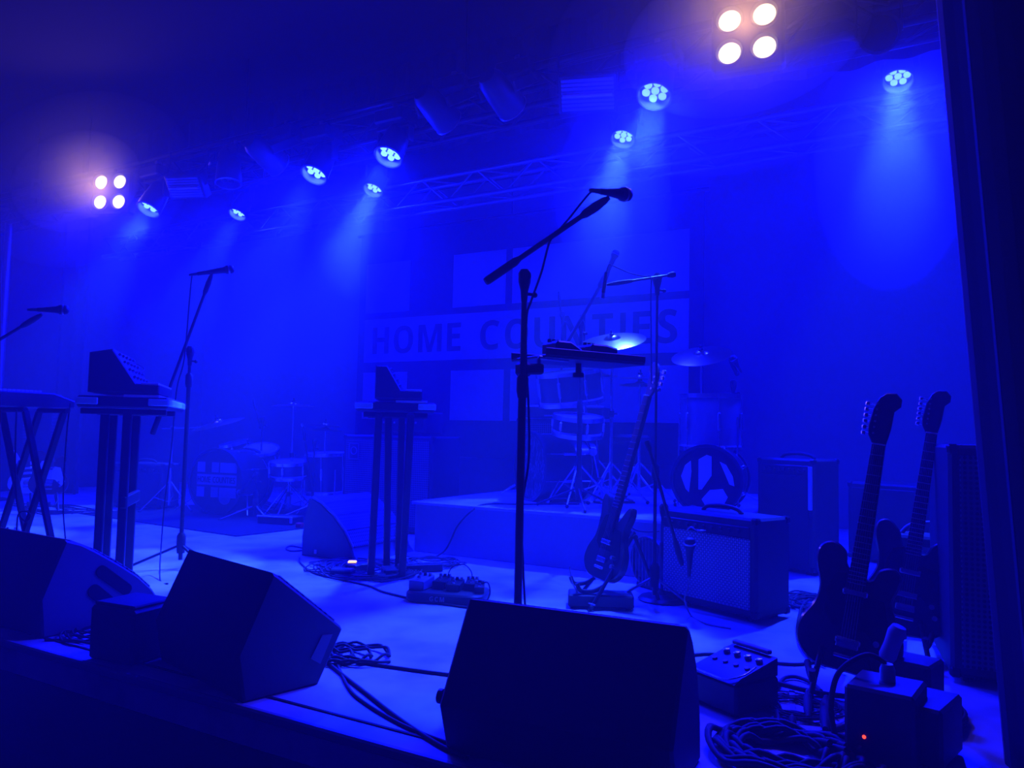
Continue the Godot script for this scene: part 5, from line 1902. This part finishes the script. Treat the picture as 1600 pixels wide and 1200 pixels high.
	for i in 3:
		coil(["smallest", "middle", "largest"][i] + " coil of black lead behind the wedge monitor's handle", c + Vector3(0.03 * i, 0, -0.04 * i), 0.09 + 0.02 * i, 2, 0.0055, [], "leads behind the wedge monitor")
	flat_cable("lead running from the wedge monitor behind the near monitor to the guitars", [[505, 1022], [560, 1034], [640, 1046], [720, 1056], [800, 1062], [1000, 1040], [1100, 1022], [1180, 1032], [1240, 1038], [1275, 1034]], 0.006)
	flat_cable("lead curving from the wedge monitor towards the stage edge", [[512, 1035], [540, 1058], [575, 1085], [620, 1120], [680, 1160], [730, 1185]], 0.0065)
	flat_cable("second lead curving from the wedge monitor to the near monitor", [[526, 1036], [545, 1075], [570, 1098], [620, 1128], [675, 1152], [735, 1172]], 0.0055)
	c = fl(150, 985)
	for i in 3:
		coil(["smallest", "middle", "largest"][i] + " thin coil of lead by the small black box near the stage edge", c + Vector3(0.05 * i, 0, 0.03 * i), 0.1 + 0.015 * i, 2, 0.004, [], "leads by the small black box")
	flat_cable("lead lying along the stage edge below the left monitor", [[70, 1000], [110, 1000], [150, 1005], [190, 1012], [230, 1030]], 0.005)
	# floor by the left stands
	for i in 3:
		tangled("lead lying on the floor between the left keyboards and guitars", fl(90, 800), 0.7, 0.22, 2, 0.006, "leads on the floor at far left")
	# behind the combo amplifier
	for i in 4:
		tangled("lead on the floor between the combo amplifier and the guitars", fl(1262, 945), 0.14, 0.22, 3, 0.005, "leads right of the combo amplifier")
	cable("thick looped lead left of the nearest guitar", [fl(1275, 930, 0.01), fl(1255, 945, 0.02), fl(1247, 975, 0.02), fl(1252, 1005, 0.02), fl(1268, 1028, 0.012), fl(1290, 1040, 0.01)], 0.007)
	# stage box and effects unit at the right front
	c = fl(1146, 1122)
	turn = deg_to_rad(-28)
	t = plain_box("effects_unit", "dark box with a sloping connector panel beside the near monitor", "effects unit", c + Vector3(-0.03, 0, -0.12), turn, Vector3(0.2, 0.1, 0.2), M.black)
	s = sh()
	s.prism(PackedVector2Array([Vector2(-0.1, 0.1), Vector2(0.1, 0.1), Vector2(0.07, 0.115), Vector2(-0.1, 0.155)]), 0.19, Transform3D(Basis(Vector3(0, 0, 1), Vector3.UP, Vector3(-1, 0, 0)), Vector3(0.095, 0, 0)), 0.003)
	put("connector_panel", s, M.black_metal, t)
	for k in 4:
		s = sh()
		s.lathe([Vector2(0.012, 0), Vector2(0.012, 0.012), Vector2(0.009, 0.014), Vector2(0, 0.014)], Transform3D(along(Vector3(0, 1, 0.25)), Vector3(-0.066 + k * 0.044, 0.142, -0.045)), 12)
		put("knob", s, M.chrome, t)
		s = sh()
		s.lathe([Vector2(0.009, 0), Vector2(0.009, 0.01), Vector2(0, 0.01)], Transform3D(along(Vector3(0, 1, 0.25)), Vector3(-0.066 + k * 0.044, 0.125, 0.01)), 10)
		put("jack", s, M.scuffed, t)
	s = sh()
	s.box(Vector3(-0.01, 0.165, -0.1), Vector3(0.15, 0.014, 0.02), Basis(), 0.003)
	put("top_bar", s, M.scuffed, t, "pale bar along its top")
	s = sh()
	s.tube(curve([Vector3(-0.095, 0.113, 0.085), Vector3(-0.06, 0.11, 0.1), Vector3(0.0, 0.108, 0.1), Vector3(0.06, 0.11, 0.1), Vector3(0.095, 0.125, 0.06), Vector3(0.09, 0.14, 0.0)], 4), 0.003, 6)
	put("trim", s, M.chrome, t)
	cable("thick lead running right from the connector box past the guitars", [fl(1178, 1061, 0.035), fl(1215, 1068, 0.02), fl(1260, 1079, 0.012), fl(1300, 1086, 0.012), fl(1345, 1090, 0.02)], 0.009)
	cable("pale-edged lead in a wide arc on the floor before the nearest guitar", [fl(1215, 1075, 0.01), fl(1225, 1060, 0.01), fl(1245, 1058, 0.01), fl(1270, 1068, 0.01), fl(1283, 1080, 0.012)], 0.007)
	var lab := ["strip of pale tape on the floor right of the connector box", "second strip of pale tape nearer the nearest guitar"]
	var tp := [[1209, 1068, 1217, 1128], [1237, 1072, 1240, 1136]]
	for i in 2:
		var q = tp[i]
		a = fl(q[0], q[1])
		b = fl(q[2], q[3])
		s = sh()
		s.box((a + b) / 2 + Vector3(0, 0.0015, 0), Vector3(0.018, 0.003, a.distance_to(b)), Basis((b - a).normalized().cross(Vector3.UP).normalized(), Vector3.UP, (b - a).normalized()), 0.0005)
		solo("floor_tape", s, M.scuffed, lab[i], "tape", "tape strips on the stage floor")
	lab = ["long dark plug lying right of the pale tape strips", "thick dark plug lying against the power box", "short dark plug at the foot of the first tape strip", "short dark plug at the foot of the second tape strip"]
	tp = [[1262, 1082, 1263, 1122, 0.014], [1291, 1092, 1290, 1140, 0.018], [1214, 1108, 1216, 1128, 0.009], [1238, 1120, 1238, 1136, 0.011]]
	for i in 4:
		var q = tp[i]
		a = fl(q[0], q[1], q[4])
		b = fl(q[2], q[3], q[4])
		t = thing("cable_plug", lab[i], "plug", a, 0.0, "plugs on the stage floor")
		s = sh()
		var l := a.distance_to(b)
		s.lathe([Vector2(0, 0), Vector2(q[4] * 0.6, 0.004), Vector2(q[4], l * 0.2), Vector2(q[4], l * 0.7), Vector2(q[4] * 0.5, l), Vector2(0, l)], Transform3D(along(b - a), Vector3.ZERO), 12)
		put("shell", s, M.rubber, t)
		s = sh()
		s.lathe([Vector2(0, -0.016), Vector2(q[4] * 0.5, -0.016), Vector2(q[4] * 0.55, 0.002), Vector2(0, 0.002)], Transform3D(along(b - a), Vector3.ZERO), 10)
		put("tip", s, M.alu, t)
	for i in 3:
		tangled("thin lead winding between the plugs at the right front", fl(1245, 1110), 0.13, 0.12, 3, 0.003, "thin leads at the right front")
	c = fl(1222, 1185)
	for i in 4:
		coil(["innermost", "second innermost", "second outermost", "outermost"][i] + " thick cable of the coil at the bottom right", c + Vector3(rng.randf_range(-0.03, 0.03), 0.004 * i, rng.randf_range(-0.03, 0.03)), 0.13 + 0.022 * i, 3, 0.0085, [], "thick coiled cables at the right front")
	flat_cable("thick cable passing from the coil towards the power box", [[1165, 1150], [1200, 1160], [1250, 1152], [1300, 1155], [1340, 1160], [1380, 1180]], 0.011)
	flat_cable("dark cable from under the connector box towards the coil", [[1185, 1125], [1205, 1132], [1225, 1142], [1262, 1150], [1320, 1135], [1345, 1128]], 0.008)
	# power box with a red light, and what stands by it
	c = fl(1362, 1199)
	t = plain_box("power_box", "dark power box with a small red light at the bottom right", "power box", c + Vector3(0.03, 0, -0.08), deg_to_rad(-8), Vector3(0.17, 0.2, 0.18), M.black)
	s = sh()
	s.lathe([Vector2(0.005, 0), Vector2(0.004, 0.003), Vector2(0, 0.004)], Transform3D(Basis(Vector3.RIGHT, PI / 2), Vector3(-0.035, 0.075, 0.09)), 10)
	put("pilot_light", s, M.red_led, t, "glowing red light")
	s = sh()
	s.lathe([Vector2(0.02, 0), Vector2(0.02, 0.03), Vector2(0.014, 0.045), Vector2(0, 0.045)], Transform3D(Basis(), Vector3(0.0, 0.2, -0.02)), 14)
	put("plug", s, M.cheek, t, "pale plug on top")
	cable("lead looping out of the power box's pale plug", [c + Vector3(0.03, 0.245, -0.1), c + Vector3(-0.02, 0.26, -0.1), c + Vector3(-0.09, 0.2, -0.1), c + Vector3(-0.11, 0.1, -0.1), c + Vector3(-0.09, 0.015, -0.06)], 0.008)
	plain_box("equipment_box", "taller dark box right of the red-lit power box", "box", fl(1440, 1199) + Vector3(0.0, 0, -0.08), deg_to_rad(-14), Vector3(0.15, 0.16, 0.2), M.black)
	plain_box("equipment_box", "dark box with a pale top edge in front of the second guitar", "box", dp(1408, 1100, 2.5) * Vector3(1, 0, 1), deg_to_rad(-16), Vector3(0.22, 0.15, 0.14), M.tolex)
	s = sh()
	t = thing("cloth_roll", "soft pale roll lying over the boxes before the second guitar", "cloth", dp(1395, 1072, 2.36) * Vector3(1, 0, 1) + Vector3(0, 0.185, 0))
	s.lathe([Vector2(0, -0.06), Vector2(0.02, -0.058), Vector2(0.026, -0.04), Vector2(0.024, 0.0), Vector2(0.027, 0.04), Vector2(0.02, 0.06), Vector2(0, 0.062)], Transform3D(along(Vector3(0.35, 1, 0.1)), Vector3(0, 0.04, 0)), 16)
	put("roll", s, M.skirt, t)
	for i in 3:
		tangled("lead spilling beside the side curtain", fl(1480, 1130), 0.05, 0.2, 3, 0.006, "leads by the side curtain")
	# small stool behind the second guitar
	c = dp(1442, 845, 3.6)
	t = thing("stool", "small black stool with a pale curved strap behind the second guitar", "stool", Vector3(c.x, 0, c.z))
	s = sh()
	s.box(Vector3(0, c.y, 0), Vector3(0.2, 0.06, 0.2), Basis(), 0.012)
	put("seat", s, M.rubber, t)
	for sx in [-1, 1]:
		for sz in [-1, 1]:
			s = sh()
			s.rod(Vector3(sx * 0.085, 0, sz * 0.085), Vector3(sx * 0.075, c.y - 0.03, sz * 0.075), 0.009, 8)
			put("leg", s, M.black_metal, t)
	s = sh()
	s.tube(curve([Vector3(-0.09, c.y + 0.03, 0), Vector3(-0.05, c.y + 0.07, 0), Vector3(0.03, c.y + 0.085, 0), Vector3(0.08, c.y + 0.07, 0), Vector3(0.09, c.y + 0.03, 0)], 5), 0.01, 8)
	put("strap", s, M.cable_pale, t, "pale curved strap")
	# stomp unit at the foot of the bass guitar's stand
	plain_box("pedal_box", "low dark pedal box at the foot of the bass guitar", "pedal", fl(938, 948), deg_to_rad(25), Vector3(0.32, 0.07, 0.14), M.black)
	cable("pale thin lead curling up left of the bass guitar", [dp(890, 885, 3.7), dp(892, 900, 3.7), dp(898, 918, 3.72), fl(912, 938, 0.006), fl(930, 946, 0.08)], 0.004, 6, "cable", M.cable_pale)
	# amplifier-side round floor lamp case behind the short stand
	var lp := thing("floor_fan", "round dark fan lying against the riser behind the short stand", "fan", fl(1012, 925) + Vector3(-0.02, 0.0, -0.1), deg_to_rad(-30))
	s = sh()
	var ring := []
	for k in 24:
		ring.append(Vector3(cos(TAU * k / 24) * 0.13, 0.15 + sin(TAU * k / 24) * 0.13, 0.02))
	s.tube(ring, 0.014, 8, true)
	put("rim", s, M.black_metal, lp)
	s = sh()
	for k in 9:
		var q := (k - 4) * 0.028
		var hh := sqrt(0.0169 - q * q)
		s.rod(Vector3(q, 0.15 - hh, 0.035), Vector3(q, 0.15 + hh, 0.035), 0.002, 6)
	put("guard", s, M.alu, lp)
	s = sh()
	s.lathe([Vector2(0, 0), Vector2(0.12, 0.0), Vector2(0.12, 0.06), Vector2(0.05, 0.1), Vector2(0, 0.1)], Transform3D(Basis(Vector3.RIGHT, -PI / 2), Vector3(0, 0.15, 0.02)), 24)
	put("drum", s, M.black, lp)
	s = sh()
	s.box(Vector3(0, 0.015, -0.02), Vector3(0.18, 0.03, 0.1), Basis(), 0.006)
	put("base", s, M.rubber, lp)
	# floor edge seam near the front
	s = sh()
	s.box(Vector3(-4.0, 0.002, -1.79), Vector3(12.0, 0.004, 0.01))
	struct("trim_2", s, M.groove, "dark seam behind the stage nosing")

func build_walls_things() -> void:
	var s := sh()
	var c := dp(57, 295, 8.0)
	var t := thing("wall_plate", "small pale plate hanging high at the left, left of the warm lamps", "plate", c, deg_to_rad(50))
	s.box(Vector3(0, 0, 0), Vector3(0.09, 0.2, 0.05), Basis(), 0.006)
	put("plate", s, M.scuffed, t)
	s = sh()
	s.lathe([Vector2(0.02, 0), Vector2(0.02, 0.012), Vector2(0, 0.012)], Transform3D(Basis(Vector3.RIGHT, PI / 2), Vector3(0, 0.04, 0.024)), 12)
	s.rod(Vector3(0, -0.1, 0), Vector3(0, -0.16, 0.01), 0.01, 8)
	put("fitting", s, M.black_metal, t)
	s = sh()
	s.rod(Vector3(0, 0.1, 0), Vector3(0, 3.95 - c.y, 0), 0.008, 8)
	put("drop_rod", s, M.black_metal, t)
	# dark hanging and pale post at the left border
	s = cloth([Vector2(-9.7, -5.6), Vector2(-9.0, -5.5)], 0.0, 3.95, 0.05, 0.3)
	solo("stage_curtain", s, M.drape, "dark curtain hanging at the left border of the photo", "curtain")
	var p := dp(10, 420, 8.4)
	t = thing("post", "upright metal post catching warm light at the left border", "post", Vector3(p.x, 0, p.z))
	s = sh()
	s.rod(Vector3(0, 0.01, 0), Vector3(0, dp(10, 345, 8.4).y, 0), 0.04, 14)
	put("tube", s, M.alu, t)
	s = sh()
	s.box(Vector3(0, 0.01, 0), Vector3(0.3, 0.02, 0.3), Basis(), 0.004)
	put("base_plate", s, M.black_metal, t)
